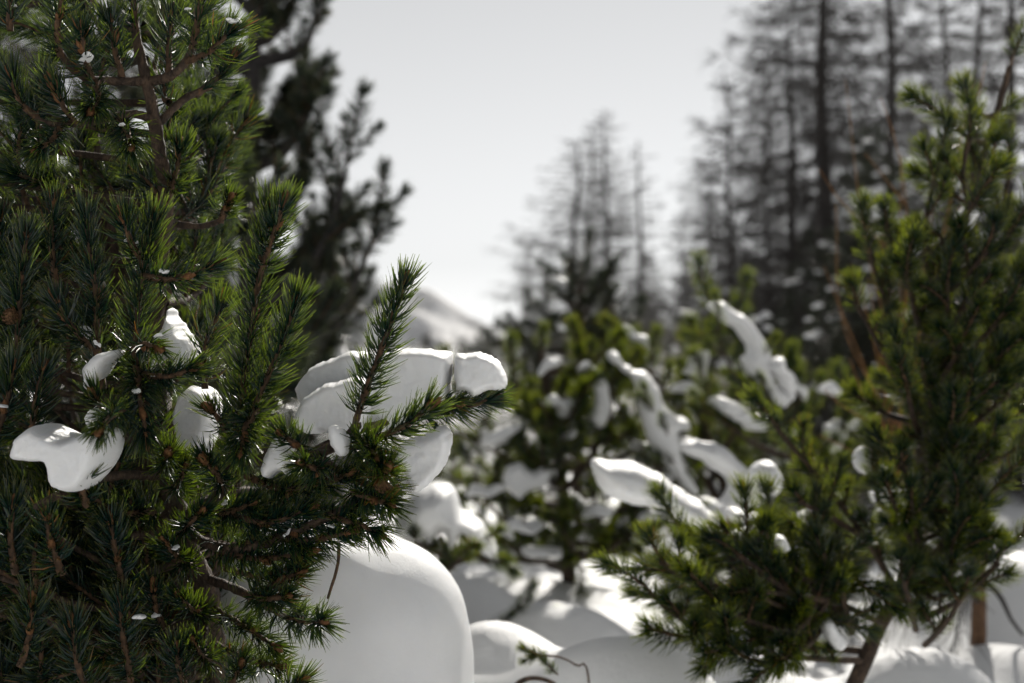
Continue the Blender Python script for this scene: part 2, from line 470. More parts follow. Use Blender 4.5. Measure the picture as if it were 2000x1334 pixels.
# ------------------------------------------------------------------ pine shoots
def shoot_parts(path, nlen=.055, dens=3000, start=.12, r0=.0045, r1=.003, a0=52, a1=30, w=.0013, up=.12, tipn=60, bare=.0, curl=.28):
    """returns (twig builder, needle builder, tip, tip direction) for a shoot along path"""
    p, L = spline(path, .008)
    t, a, b = frames(p)
    n = len(p)
    tw = MB(); tw.tube(p, np.linspace(r0, r1, n), 6, 0, rough=.22)
    cnt = int(dens * L * (1 - start) / 2)
    s = start + (1 - start) * rs.rand(cnt) ** .92
    # clusters: two needles per sheath
    s = np.repeat(s, 2); ph = np.repeat(rs.rand(cnt) * 2 * math.pi, 2) + rs.normal(0, .12, cnt * 2)
    i = s * (n - 1); i0 = np.clip(i.astype(int), 0, n - 2); f = (i - i0)[:, None]
    pos = p[i0] * (1 - f) + p[i0 + 1] * f
    tt = nrm(t[i0] * (1 - f) + t[i0 + 1] * f)
    nn = np.cos(ph)[:, None] * a[i0] + np.sin(ph)[:, None] * b[i0]
    ang = np.radians(np.interp(s, [0, .55, 1], [a0 + 16, a0, a1 + 4]) + rs.normal(0, 8, len(s)))
    d0 = nrm(tt * np.cos(ang)[:, None] + nn * np.sin(ang)[:, None] + rs.normal(0, .06, (len(s), 3)))
    d1 = nrm(d0 + tt * curl + np.array([0, 0, up]) + rs.normal(0, .09, (len(s), 3)))
    Ln = nlen * np.interp(s, [0, .3, .85, 1], [.72, .95, 1.0, .86]) * rs.uniform(.6, 1.12, len(s))
    nb = MB(); nb.needles(pos + nn * .002, d0, d1, Ln, w * rs.uniform(.8, 1.15, len(s)))
    # tuft round the bud
    k = tipn
    ph = rs.rand(k) * 2 * math.pi; an = np.radians(rs.uniform(8, a1 + 8, k))
    nn = np.cos(ph)[:, None] * a[-1] + np.sin(ph)[:, None] * b[-1]
    d0 = nrm(t[-1] * np.cos(an)[:, None] + nn * np.sin(an)[:, None])
    d1 = nrm(d0 + t[-1] * .1 + np.array([0, 0, up]) + rs.normal(0, .07, (k, 3)))
    nb.needles(np.repeat(p[-1:], k, 0) - t[-1] * rs.uniform(0, .012, k)[:, None] + nn * .003, d0, d1, nlen * rs.uniform(.7, .98, k), w)
    return tw, nb, p[-1], t[-1], p

def lathe(mb, prof, sides=8, m=0, rough=0):
    prof = np.array(prof); n = len(prof)
    ang = np.arange(sides) * 2 * math.pi / sides
    r = prof[:, :1] * (1 + rough * rs.uniform(-1, 1, (n, sides)))
    V = np.stack([r * np.cos(ang), r * np.sin(ang), np.repeat(prof[:, 1:], sides, 1)], -1).reshape(-1, 3)
    i = np.arange(n - 1)[:, None] * sides; j = np.arange(sides)[None]
    mb.add(V, np.stack([i + j, i + (j + 1) % sides, i + sides + (j + 1) % sides, i + sides + j], -1).reshape(-1, 4), None, m)
def bud_mesh():
    mb = MB()
    lathe(mb, [(.0001, -.004), (.0042, -.002), (.0052, .003), (.0046, .008), (.003, .013), (.0001, .018)], 8, rough=.12)
    for k in range(14):                                   # bud scales
        z = rs.uniform(0, .012); ph = rs.rand() * 6.28; rad = np.interp(z, [0, .004, .012], [.0048, .0053, .0035])
        c = np.array([math.cos(ph) * rad, math.sin(ph) * rad, z]); o = np.array([math.cos(ph), math.sin(ph), 0])
        s = np.array([-math.sin(ph), math.cos(ph), 0])
        mb.add([c - s * .0018, c + s * .0018, c + o * .0009 + np.array([0, 0, .0055])], None, [[0, 1, 2]])
    return mb.mesh('bud', BUD, attrs=False)
BUDM = bud_mesh()
def cone_mesh():
    mb = MB()
    lathe(mb, [(.0001, -.016), (.009, -.012), (.0125, -.002), (.010, .010), (.0001, .018)], 8)
    for k in range(48):                                   # spiral of cone scales
        ph = k * 2.4; z = -.013 + k / 48 * .028
        rad = np.interp(z, [-.014, -.004, .015], [.009, .0135, .005])
        o = np.array([math.cos(ph), math.sin(ph), 0]); s = np.array([-math.sin(ph), math.cos(ph), 0]); u = np.array([0, 0, 1])
        c = o * rad + u * z
        A = [c - s * .004 - u * .002, c + s * .004 - u * .002, c + o * .004 + s * .0028 + u * .003, c + o * .004 - s * .0028 + u * .003, c + u * .004]
        mb.add(A, [[0, 1, 2, 3]], [[3, 2, 4]])
    return mb.mesh('cone', CONE, attrs=False)
CONEM = cone_mesh()

# shared shoot meshes, true size, growing along +Z
def variant(L, bend, nlen, dens, ndl, w=.0014, a0=50, start=.1, tipn=60, up=0.0):
    az = rs.rand() * 6.28; o = np.array([math.cos(az), math.sin(az), 0])
    pts = [np.zeros(3), np.array([0, 0, L * .35]) + o * bend * .1, np.array([0, 0, L * .7]) + o * bend * .45, np.array([0, 0, L]) + o * bend]
    tw, nb, tip, td, _ = shoot_parts(pts, nlen, dens, start, .0042, .003, a0=a0, w=w, up=up, tipn=tipn)
    mb = MB()
    for B, m in ((tw, 0), (nb, 1)):
        Q = np.vstack(B.Q); T = np.vstack(B.T) if B.T else None
        mb.add(np.vstack(B.V), Q, T, m, np.concatenate(B.nv), np.concatenate(B.nt))
    return mb.mesh('shoot', [TWIG, ndl])
V_NEAR = [variant(L, b, nl, 1350, NEEDLE, .0022, tipn=40) for L, b, nl in [(.10, .02, .048), (.14, .03, .05), (.18, .05, .048), (.22, .07, .052), (.15, .06, .046), (.12, .0, .052), (.25, .09, .05)]]
V_MID = [variant(L, b, nl, 1900, NEEDLE_MID, .0021, tipn=40) for L, b, nl in [(.07, .01, .05), (.09, .02, .052), (.12, .03, .052), (.15, .04, .054), (.08, .01, .048)]]
V_FAR = [variant(L, b, nl, 1500, NEEDLE_MID, .0024, tipn=30) for L, b, nl in [(.10, .02, .055), (.14, .03, .058), (.19, .05, .06)]]
V_DARK = [variant(L, b, nl, 1250, NEEDLE_DARK, .0032, tipn=34, a0=58) for L, b, nl in [(.12, .02, .065), (.17, .04, .07), (.22, .05, .07), (.26, .08, .066)]]

def put_shoot(tree, vs, loc, d, s=1.0):
    me = vs[rs.randint(len(vs))]
    return obj('shoot', me, tree, align(d, rs.rand() * 6.28, loc, s))
def branch(tree, pts, r0, r1, step=.03, name='branch', m=None, sides=7, rough=.1):
    p, L = spline(pts, step)
    mb = MB(); mb.tube(p, np.linspace(r0, r1, len(p)) if np.isscalar(r0) else np.interp(np.linspace(0, 1, len(p)), np.linspace(0, 1, len(r0)), r0), sides, 0, rough)
    return obj(name, mb.mesh(name, m or BARK, attrs=False), tree), p, L
KEEP = [(565, 660, 1010, 985), (140, 595, 395, 765), (15, 815, 220, 970), (330, 745, 420, 905), (500, 830, 585, 945), (560, 985, 920, 1340), (500, -60, 700, 640)]
def shown(p):
    q = np.asarray(p) - CAM; d = q @ FW
    return 1000 + F * q[0] / d, 667 - F * (q @ UP) / d, d
def in_keep(p, d_):
    for k in (0, .06, .12, .17):
        x, y, d = shown(p + d_ * k)
        for a, b, c, e in KEEP:
            if a < x < c and b < y < e and (d < 2.45 or a in (500, 560)): return True
    return False
def populate(tree, p, L, vs, per_m, s0=.3, up=.55, side=.75, fwd=.55, s=1.0, term=True):
    t = nrm(np.gradient(p, axis=0))
    n = max(1, int(per_m * L * (1 - s0)))
    for k in range(n):
        u = s0 + (1 - s0) * (k + rs.rand()) / n
        i = min(int(u * (len(p) - 1)), len(p) - 1)
        d = nrm(t[i] * fwd + nrm(rs.normal(size=3)) * side + np.array([0, 0, up]))
        if vs is V_NEAR and in_keep(p[i], d): continue
        put_shoot(tree, vs, p[i], d, s * rs.uniform(.75, 1.15))
    if term and not (vs is V_NEAR and in_keep(p[-1], t[-1])):
        put_shoot(tree, vs, p[-1] - t[-1] * .03, nrm(t[-1] + np.array([0, 0, .25])), s * rs.uniform(.95, 1.2))

# ------------------------------------------------------------------ the near pine, in focus
def near_pine():
    base = P(440, 1480, 2.36); base[2] = float(gz(base[0], base[1])) - .05
    t = root('pine_tree', base, 'tall green pine in sharp focus with snow caps on its shoots', 'tree')
    branch(t, np.vstack([base[None], PL([(430, 1380, 2.35), (415, 1250, 2.30), (405, 1160, 2.25), (375, 1090, 2.22), (348, 1010, 2.2), (332, 930, 2.2), (322, 860, 2.24), (312, 760, 2.3),
          (305, 640, 2.34), (312, 500, 2.34), (325, 390, 2.27), (312, 300, 2.2), (295, 200, 2.2), (285, 155, 2.2), (268, 80, 2.2), (262, 0, 2.2), (258, -140, 2.2)])]),
          [.06, .05, .042, .034, .024, .02, .018, .017, .0165, .016, .0155, .0145, .0135, .012, .0105, .0085, .006, .004], None, .010, 'trunk', sides=14, rough=.15)
    branch(t, PL([(330, 900, 2.35), (260, 620, 2.45), (215, 480, 2.48), (205, 400, 2.46), (186, 330, 2.45), (180, 250, 2.45), (172, 150, 2.5), (150, 0, 2.5), (140, -120, 2.5)]), .02, .007, .010, 'trunk', sides=14, rough=.13)
    # visible bare branches
    br = [
        ([(287, 160, 2.2), (230, 158, 2.17), (180, 155, 2.14), (140, 135, 2.12), (118, 100, 2.1)], .0075, .005),
        ([(290, 160, 2.2), (330, 150, 2.19), (360, 125, 2.18), (380, 85, 2.17), (388, 20, 2.16)], .0075, .005),
        ([(307, 245, 2.2), (335, 215, 2.22), (362, 192, 2.23), (400, 172, 2.25), (450, 130, 2.27)], .007, .004),
        ([(305, 236, 2.2), (260, 222, 2.17), (210, 232, 2.14), (150, 243, 2.12), (90, 240, 2.1), (60, 222, 2.1)], .007, .004),
        ([(262, 60, 2.2), (235, 40, 2.22), (190, 10, 2.24), (160, -30, 2.25)], .006, .004),
        ([(345, 438, 2.24), (390, 442, 2.22), (430, 430, 2.2), (450, 400, 2.18)], .0055, .004),
        ([(5, 365, 2.5), (50, 385, 2.48), (95, 405, 2.45), (180, 460, 2.45)], .008, .006),
        ([(348, 1010, 2.2), (385, 1000, 2.18), (430, 960, 2.15), (455, 880, 2.12)], .011, .0085),
        ([(352, 1020, 2.2), (400, 1060, 2.16), (480, 1070, 2.12), (560, 1045, 2.08), (640, 1010, 2.05), (720, 975, 2.03)], .0085, .006),
        ([(400, 1130, 2.24), (440, 1142, 2.2), (490, 1165, 2.15), (530, 1190, 2.12)], .0085, .0055),
        ([(340, 985, 2.2), (300, 1040, 2.15), (260, 1045, 2.12)], .008, .006),
        ([(405, 1160, 2.26), (385, 1240, 2.2), (375, 1330, 2.15)], .006, .0045),
        ([(410, 1160, 2.26), (400, 1230, 2.2), (392, 1300, 2.15)], .006, .0045),
        ([(405, 1180, 2.26), (360, 1210, 2.2), (330, 1230, 2.17)], .007, .005),
        ([(455, 900, 2.13), (530, 900, 2.1), (600, 890, 2.08), (660, 870, 2.06), (700, 830, 2.05)], .009, .0065),
        ([(620, 890, 2.08), (680, 930, 2.04), (740, 955, 2.0)], .007, .005),
        ([(600, 890, 2.09), (700, 840, 2.18), (800, 815, 2.26), (880, 800, 2.28)], .007, .005),
        ([(325, 880, 2.22), (280, 870, 2.15), (240, 850, 2.08), (200, 800, 2.04)], .0075, .005),
        ([(330, 930, 2.2), (220, 930, 2.05), (130, 960, 1.97), (70, 990, 1.93)], .008, .005),
        ([(300, 640, 2.34), (330, 570, 2.28), (370, 545, 2.22)], .007, .005),
    ]
    for pts, a, b in br: branch(t, PL(pts), a, b, .012, sides=8, rough=.16)
    # the two bare hanging twigs over the snow dome
    branch(t, PL([(662, 1060, 2.07), (661, 1095, 2.06), (654, 1125, 2.05), (640, 1168, 2.04)]), .0028, .0022, .01, 'twig', TWIG, 6, .18)
    branch(t, PL([(600, 1040, 2.09), (598, 1090, 2.08), (588, 1120, 2.07), (575, 1150, 2.06)]), .003, .0022, .01, 'twig', TWIG, 6, .18)
    # shoots with needles, photo pixel paths
    S = [  # path, needle length, density, start, options
        ([(690, 840, 2.06), (712, 770, 2.05), (738, 700, 2.04), (765, 625, 2.03), (790, 552, 2.02)], .056, 4200, .10, {}),
        ([(660, 880, 2.04), (720, 862, 2.0), (790, 832, 1.97), (838, 795, 1.95)], .055, 3400, .1, {}),
        ([(690, 850, 2.05), (720, 870, 1.98), (735, 892, 1.92)], .055, 3600, .1, {}),
        ([(700, 900, 2.05), (735, 930, 1.99), (755, 915, 1.92)], .056, 3600, .0, {}),
        ([(690, 960, 2.03), (730, 975, 1.98), (760, 985, 1.95)], .055, 3600, .0, dict(up=-.1)),
        ([(600, 885, 2.07), (580, 870, 2.02), (552, 848, 1.98)], .05, 2600, .1, {}),
        ([(640, 900, 2.06), (620, 915, 2.0), (590, 905, 1.95)], .05, 2600, .1, dict(up=-.2)),
        ([(800, 815, 2.26), (860, 805, 2.27), (920, 792, 2.27), (962, 780, 2.27)], .054, 3600, .1, dict(up=-.15)),
        ([(820, 800, 2.26), (850, 790, 2.25), (885, 790, 2.24)], .052, 3400, .1, dict(up=-.25)),
        ([(440, 950, 2.14), (458, 870, 2.12), (476, 750, 2.11), (492, 640, 2.1), (503, 560, 2.09), (514, 480, 2.08), (532, 405, 2.07)], .060, 3600, .02, {}),
        ([(503, 570, 2.09), (520, 500, 2.06), (540, 440, 2.03), (552, 400, 2.02)], .055, 3200, .2, {}),
        ([(458, 890, 2.12), (495, 800, 2.1), (525, 730, 2.08), (552, 670, 2.07), (578, 588, 2.06)], .058, 3800, .02, {}),
        ([(500, 800, 2.09), (478, 840, 2.04), (470, 880, 2.0)], .056, 3600, .0, dict(up=-.1)),
        ([(320, 890, 2.2), (290, 800, 2.14), (266, 710, 2.1), (268, 620, 2.09), (282, 520, 2.08), (300, 430, 2.07)], .062, 3600, .05, {}),
        ([(284, 540, 2.08), (330, 545, 2.05), (380, 535, 2.04), (412, 520, 2.04)], .056, 3200, .1, {}),
        ([(282, 520, 2.08), (255, 470, 2.05), (240, 430, 2.03)], .058, 3200, .1, {}),
        ([(266, 715, 2.1), (275, 780, 2.04), (285, 850, 2.02)], .06, 3800, .0, dict(up=-.25)),
        ([(266, 730, 2.1), (330, 735, 2.05), (375, 720, 2.03)], .055, 3000, .1, {}),
        ([(262, 800, 2.08), (215, 810, 2.0), (185, 775, 1.96)], .055, 1500, .0, {}),
        ([(200, 760, 2.12), (190, 660, 2.12), (186, 560, 2.12), (172, 470, 2.12), (170, 420, 2.12)], .058, 3000, .05, {}),
        ([(190, 690, 2.12), (140, 640, 2.1), (110, 590, 2.1)], .056, 3000, .1, {}),
        ([(30, 760, 2.1), (35, 640, 2.1), (42, 540, 2.1), (52, 460, 2.1)], .058, 3400, .0, {}),
        ([(-30, 900, 2.05), (10, 800, 2.05), (25, 720, 2.05)], .058, 3400, .0, {}),
        ([(60, 860, 2.05), (70, 780, 2.05), (85, 720, 2.05)], .056, 3000, .0, {}),
        ([(325, 400, 2.26), (345, 330, 2.22), (352, 285, 2.2)], .055, 3200, .1, {}),
        ([(322, 400, 2.26), (290, 360, 2.26), (262, 335, 2.26)], .055, 2800, .1, {}),
        ([(430, 432, 2.2), (440, 405, 2.18), (448, 390, 2.16)], .045, 2600, .0, {}),
        # crown
        ([(118, 110, 2.1), (112, 60, 2.08), (120, 0, 2.06), (125, -50, 2.05)], .078, 2800, .0, {}),
        ([(375, 95, 2.17), (386, 40, 2.16), (396, -20, 2.15), (400, -70, 2.14)], .085, 3400, .0, {}),
        ([(365, 120, 2.17), (410, 100, 2.14), (450, 60, 2.12)], .060, 2600, .1, {}),
        ([(380, 185, 2.24), (420, 160, 2.26), (455, 110, 2.27)], .055, 2600, .1, {}),
        ([(268, 80, 2.2), (262, 10, 2.19), (260, -60, 2.18)], .065, 2800, .0, {}),
        ([(240, 155, 2.18), (225, 100, 2.16), (215, 40, 2.15)], .065, 2800, .1, {}),
        ([(180, 155, 2.14), (165, 110, 2.1), (160, 60, 2.08)], .065, 2800, .1, {}),
        ([(330, 150, 2.19), (330, 90, 2.2), (335, 30, 2.2)], .062, 2800, .1, {}),
        ([(70, 228, 2.1), (40, 200, 2.08), (20, 150, 2.07)], .062, 2800, .0, {}),
        ([(150, 243, 2.12), (125, 210, 2.1), (105, 170, 2.08)], .06, 2600, .0, {}),
        ([(230, 228, 2.15), (250, 260, 2.1), (255, 285, 2.06)], .06, 2600, .0, dict(up=-.2)),
        ([(120, 243, 2.12), (100, 275, 2.08), (75, 290, 2.05)], .06, 2600, .0, dict(up=-.2)),
        ([(190, 160, 2.14), (190, 195, 2.1), (180, 215, 2.06)], .06, 2600, .0, dict(up=-.2)),
        ([(20, 60, 2.1), (20, 0, 2.1), (25, -60, 2.1)], .065, 2600, .0, {}),
        ([(330, 200, 2.22), (320, 185, 2.24), (335, 120, 2.26)], .055, 2400, .0, {}),
        # over the dome's left shoulder
        ([(420, 1075, 2.16), (510, 1092, 2.1), (600, 1078, 2.06)], .054, 3200, .05, dict(up=-.2)),
        ([(540, 1050, 2.09), (610, 1055, 2.06), (680, 1040, 2.03)], .054, 3200, .05, dict(up=-.25)),
        ([(440, 1110, 2.18), (510, 1125, 2.13), (575, 1105, 2.1)], .052, 3000, .05, {}),
        ([(420, 1190, 2.22), (480, 1225, 2.15), (535, 1262, 2.1)], .052, 3000, .05, {}),
        ([(425, 1260, 2.25), (490, 1290, 2.18), (545, 1300, 2.12)], .052, 3000, .05, {}),
        ([(430, 1000, 2.14), (520, 1020, 2.08), (600, 995, 2.05)], .054, 3200, .05, {}),
        ([(560, 960, 2.1), (620, 950, 2.06), (680, 925, 2.02)], .052, 3000, .05, {}),
        ([(480, 930, 2.12), (550, 955, 2.08), (610, 945, 2.04)], .052, 3000, .05, {}),
        ([(335, 960, 2.17), (350, 940, 2.1), (362, 912, 2.06)], .052, 2600, .0, {}),
        ([(350, 1040, 2.18), (372, 1020, 2.1), (392, 1000, 2.06)], .052, 2600, .0, {}),
        ([(380, 1110, 2.2), (350, 1090, 2.12), (325, 1062, 2.08)], .052, 2600, .0, {}),
        ([(400, 1200, 2.24), (375, 1190, 2.14), (352, 1165, 2.1)], .050, 2600, .0, {}),
        ([(415, 1290, 2.24), (395, 1280, 2.14), (380, 1255, 2.1)], .050, 2600, .0, {}),
        # sprigs that cross the snow lumps
        ([(240, 800, 2.02), (215, 815, 1.92), (195, 840, 1.86)], .05, 1700, .0, dict(up=-.3)),
        ([(262, 680, 2.08), (285, 672, 2.02), (305, 680, 1.99)], .05, 1500, .0, dict(up=-.1)),
        ([(440, 840, 2.1), (425, 815, 2.08), (412, 800, 2.06)], .05, 2200, .0, {}),
        # lower half
        ([(370, 1050, 2.19), (480, 1068, 2.12), (560, 1045, 2.08), (640, 1012, 2.05), (700, 985, 2.03), (752, 962, 2.01)], .058, 3600, .12, dict(up=-.35, a0=62)),
        ([(640, 1010, 2.05), (690, 1020, 2.02), (735, 1040, 2.0)], .054, 3000, .1, dict(up=-.3)),
        ([(480, 1068, 2.12), (520, 1010, 2.1), (560, 970, 2.08)], .054, 2800, .1, {}),
        ([(400, 990, 2.17), (440, 1000, 2.12), (490, 985, 2.08)], .056, 3000, .0, {}),
        ([(470, 1155, 2.17), (540, 1195, 2.1), (590, 1213, 2.05), (632, 1215, 2.0)], .05, 3400, .1, dict(a0=66, a1=60, up=-.1)),
        ([(500, 1165, 2.15), (545, 1135, 2.1), (585, 1120, 2.07)], .05, 3000, .1, {}),
        ([(480, 1160, 2.16), (520, 1170, 2.08), (560, 1165, 2.03)], .048, 2600, .2, {}),
        ([(330, 930, 2.19), (325, 900, 2.1), (328, 885, 2.02)], .055, 2600, .2, {}),
        ([(440, 960, 2.15), (425, 930, 2.08), (400, 900, 2.02)], .055, 2600, .0, {}),
        ([(250, 1200, 2.1), (235, 1120, 2.06), (222, 1060, 2.03), (215, 1020, 2.02)], .058, 3400, .0, {}),
        ([(255, 1330, 2.1), (240, 1240, 2.06), (235, 1180, 2.04)], .056, 3000, .0, {}),
        ([(40, 1300, 2.02), (58, 1240, 2.0), (62, 1180, 1.98)], .056, 3000, .0, {}),
        ([(330, 1240, 2.15), (305, 1190, 2.12), (300, 1150, 2.1)], .055, 2800, .0, {}),
        ([(180, 1380, 2.05), (150, 1290, 2.03), (140, 1220, 2.02)], .056, 2800, .0, {}),
        ([(120, 1120, 2.0), (100, 1060, 1.97), (90, 1010, 1.95)], .056, 2800, .0, {}),
        ([(30, 1120, 2.0), (20, 1050, 1.98), (25, 990, 1.97)], .056, 2800, .0, {}),
        ([(370, 1360, 2.15), (350, 1310, 2.1), (345, 1270, 2.08)], .056, 2800, .0, {}),
        ([(430, 1380, 2.1), (455, 1330, 2.08), (470, 1300, 2.05)], .054, 2600, .0, {}),
        ([(520, 1400, 2.1), (560, 1350, 2.08), (590, 1330, 2.06)], .05, 2600, .0, {}),
        ([(170, 985, 1.98), (160, 955, 1.95), (170, 930, 1.93)], .05, 1600, .0, {}),
        ([(300, 1000, 2.15), (230, 1000, 2.05), (170, 965, 1.98)], .055, 2800, .0, {}),
        ([(-10, 660, 2.2), (-10, 540, 2.2), (0, 430, 2.2)], .058, 3000, .0, {}),
        ([(110, 560, 2.2), (100, 470, 2.2), (108, 400, 2.2)], .058, 3000, .0, {}),
        ([(400, 760, 2.2), (400, 680, 2.2), (430, 600, 2.2)], .056, 2800, .0, {}),
    ]
    for path, nl, dens, st, kw in S:
        tw, nb, tip, td, pth = shoot_parts(PL(path), nl * .9 if nl < .064 else nl * .8, dens * .56, st, .006, .0032, w=.0023, tipn=44, **kw)
        so = obj('shoot', tw.mesh('shoot', TWIG, attrs=False), t)
        obj('needles', nb.mesh('needles', NEEDLE), so)
        obj('bud', BUDM, so, align(td, rs.rand() * 6, tip, rs.uniform(.9, 1.5)))
        if rs.rand() < .5:                       # side buds where last year's growth ended
            i = int(len(pth) * rs.uniform(.45, .7)); dd = nrm(nrm(np.gradient(pth, axis=0))[i] + nrm(rs.normal(size=3)) * .5)
            obj('bud', BUDM, so, align(dd, 0, pth[i] + dd * .004, 1.1))
    for px, py, d in ((748, 946, 1.95), (20, 618, 2.08)):
        obj('cone', CONEM, t, align((.2, -.7, .4), 0, P(px, py, d), .75))
    # branches that reach back and to the side, with shared shoots
    for k in range(78):
        y = rs.uniform(-60, 1380)
        if y < 430 and rs.rand() < .5: continue
        x0 = np.interp(y, [-60, 400, 900, 1330], [265, 320, 330, 420]); d0 = 2.35
        a = P(x0, y, d0)
        az = rs.uniform(1.2, 3.7)              # away from the lens and to the left
        ln = rs.uniform(.25, .62)
        if math.cos(az) > -.1: ln *= .6
        dv = np.array([math.cos(az), math.sin(az), 0])
        pts = [a, a + dv * ln * .5 + np.array([0, 0, .02]), a + dv * ln + np.array([0, 0, .12 * rs.rand()])]
        _, p, L = branch(t, pts, .007, .004, .03)
        populate(t, p, L, V_NEAR, 13, .15, up=.75, side=.65)
    for k in range(54):                        # low branches, down to the snow
        a = P(rs.uniform(340, 420), rs.uniform(1000, 1420), 2.3)
        az = rs.uniform(2.3, 4.1); ln = rs.uniform(.2, .42)
        dv = np.array([math.cos(az), math.sin(az), 0])
        _, p, L = branch(t, [a, a + dv * ln * .5 + np.array([0, 0, -.02]), a + dv * ln + np.array([0, 0, .05])], .007, .004, .03)
        populate(t, p, L, V_NEAR, 15, .15, up=.8, side=.6)
    return t
NP = near_pine()
def clots():
    sh = [o for o in NP.children if o.name.startswith('shoot') and len(o.children)]
    for k in range(26):
        o = sh[rs.randint(len(sh))]; me = o.data; v = Vector(me.vertices[rs.randint(len(me.vertices))].co)
        x, y, d = shown(np.array(v))
        if not (0 < x < 800 and 0 < y < 1330): continue
        d_ = rs.normal(size=3); d_[2] *= .4
        snow_loaf(np.array(v) + [rs.normal() * .008, rs.uniform(-.02, .0), .012], d_, 'tiny snow clot caught among the needles of the near pine', 'snow clots in the near pine', rs.uniform(.05, .12))
clots()

g = 'snow caps lodged in the near pine'
CAP = dict(group=g)
snow_outline([(572, 760), (600, 722), (640, 702), (690, 688), (760, 681), (830, 679), (866, 683), (886, 691), (885, 740), (883, 775), (865, 800), (800, 830), (720, 850), (640, 840), (596, 800)], 2.28, .10, 'long smooth snow cap behind the upright pine shoot, left of the crack', rnd=.014, **CAP)
snow_outline([(884, 693), (912, 687), (940, 687), (968, 696), (986, 718), (993, 742), (988, 762), (962, 768), (938, 774), (922, 781), (906, 770), (884, 770)], 2.265, .09, 'short rounded snow block at the end of the cap, right of the crack', rnd=.014, **CAP)
snow_outline([(584, 790), (592, 772), (625, 754), (665, 742), (705, 736), (725, 760), (712, 820), (690, 860), (655, 858), (640, 848), (605, 852), (566, 832), (578, 812)], 2.16, .075, 'snow slab with a sloping rim below the long cap', rnd=.014, **CAP)
snow_outline([(638, 832), (650, 828), (668, 838), (680, 858), (679, 885), (665, 893), (650, 880), (640, 855)], 1.98, .02, 'small drop-shaped snow lump hanging beside the upright shoot', rnd=.02, **CAP)
snow_outline([(512, 890), (530, 852), (556, 838), (566, 868), (577, 905), (562, 931), (545, 922), (522, 937), (504, 920)], 2.08, .05, 'ragged snow lump below the slab, between two upright shoots', rnd=.014, **CAP)
snow_outline([(770, 880), (795, 858), (835, 845), (865, 834), (881, 856), (880, 882), (866, 920), (842, 945), (816, 967), (798, 945), (785, 915)], 2.22, .08, 'rounded snow lobe hanging under the shoots below the long cap', rnd=.014, **CAP)
snow_outline([(276, 702), (298, 668), (314, 642), (322, 622), (324, 602), (331, 597), (338, 602), (339, 616), (351, 624), (354, 642), (364, 660), (377, 685), (383, 712), (370, 728), (345, 727), (322, 708), (304, 716), (292, 734), (279, 724)], 2.17, .06, 'pear-shaped snow lump with a small knob on top', rnd=.014, **CAP)
snow_outline([(355, 650), (368, 658), (382, 680), (391, 712), (388, 728), (372, 738), (362, 715)], 2.24, .05, 'thin snow rim behind the pear-shaped lump', rnd=.02, **CAP)
snow_outline([(160, 748), (163, 718), (180, 695), (205, 682), (236, 678), (240, 692), (222, 712), (205, 735), (182, 748), (166, 762)], 2.08, .04, 'curved snow patch left of the pear-shaped lump', rnd=.02, **CAP)
snow_outline([(138, 644), (158, 634), (182, 645), (182, 658), (158, 660)], 2.16, .03, 'thin sliver of snow high on the near pine', rnd=.015, **CAP)
snow_outline([(28, 895), (36, 862), (52, 836), (78, 827), (104, 840), (140, 850), (178, 838), (205, 842), (213, 866), (206, 900), (186, 935), (160, 960), (136, 962), (112, 952), (100, 928), (94, 906), (60, 904)], 1.93, .08, 'large lobed snow lump at the left edge of the near pine', rnd=.014, **CAP)
snow_outline([(340, 800), (352, 768), (375, 752), (402, 762), (416, 795), (412, 850), (395, 898), (365, 890), (338, 868), (334, 835)], 2.3, .07, 'tall pale snow patch deep between two upright shoots', rnd=.014, **CAP)
snow_outline([(160, 815), (185, 790), (205, 800), (210, 845), (180, 850)], 2.02, .03, 'small snow patch above the large lobed lump', rnd=.018, **CAP)

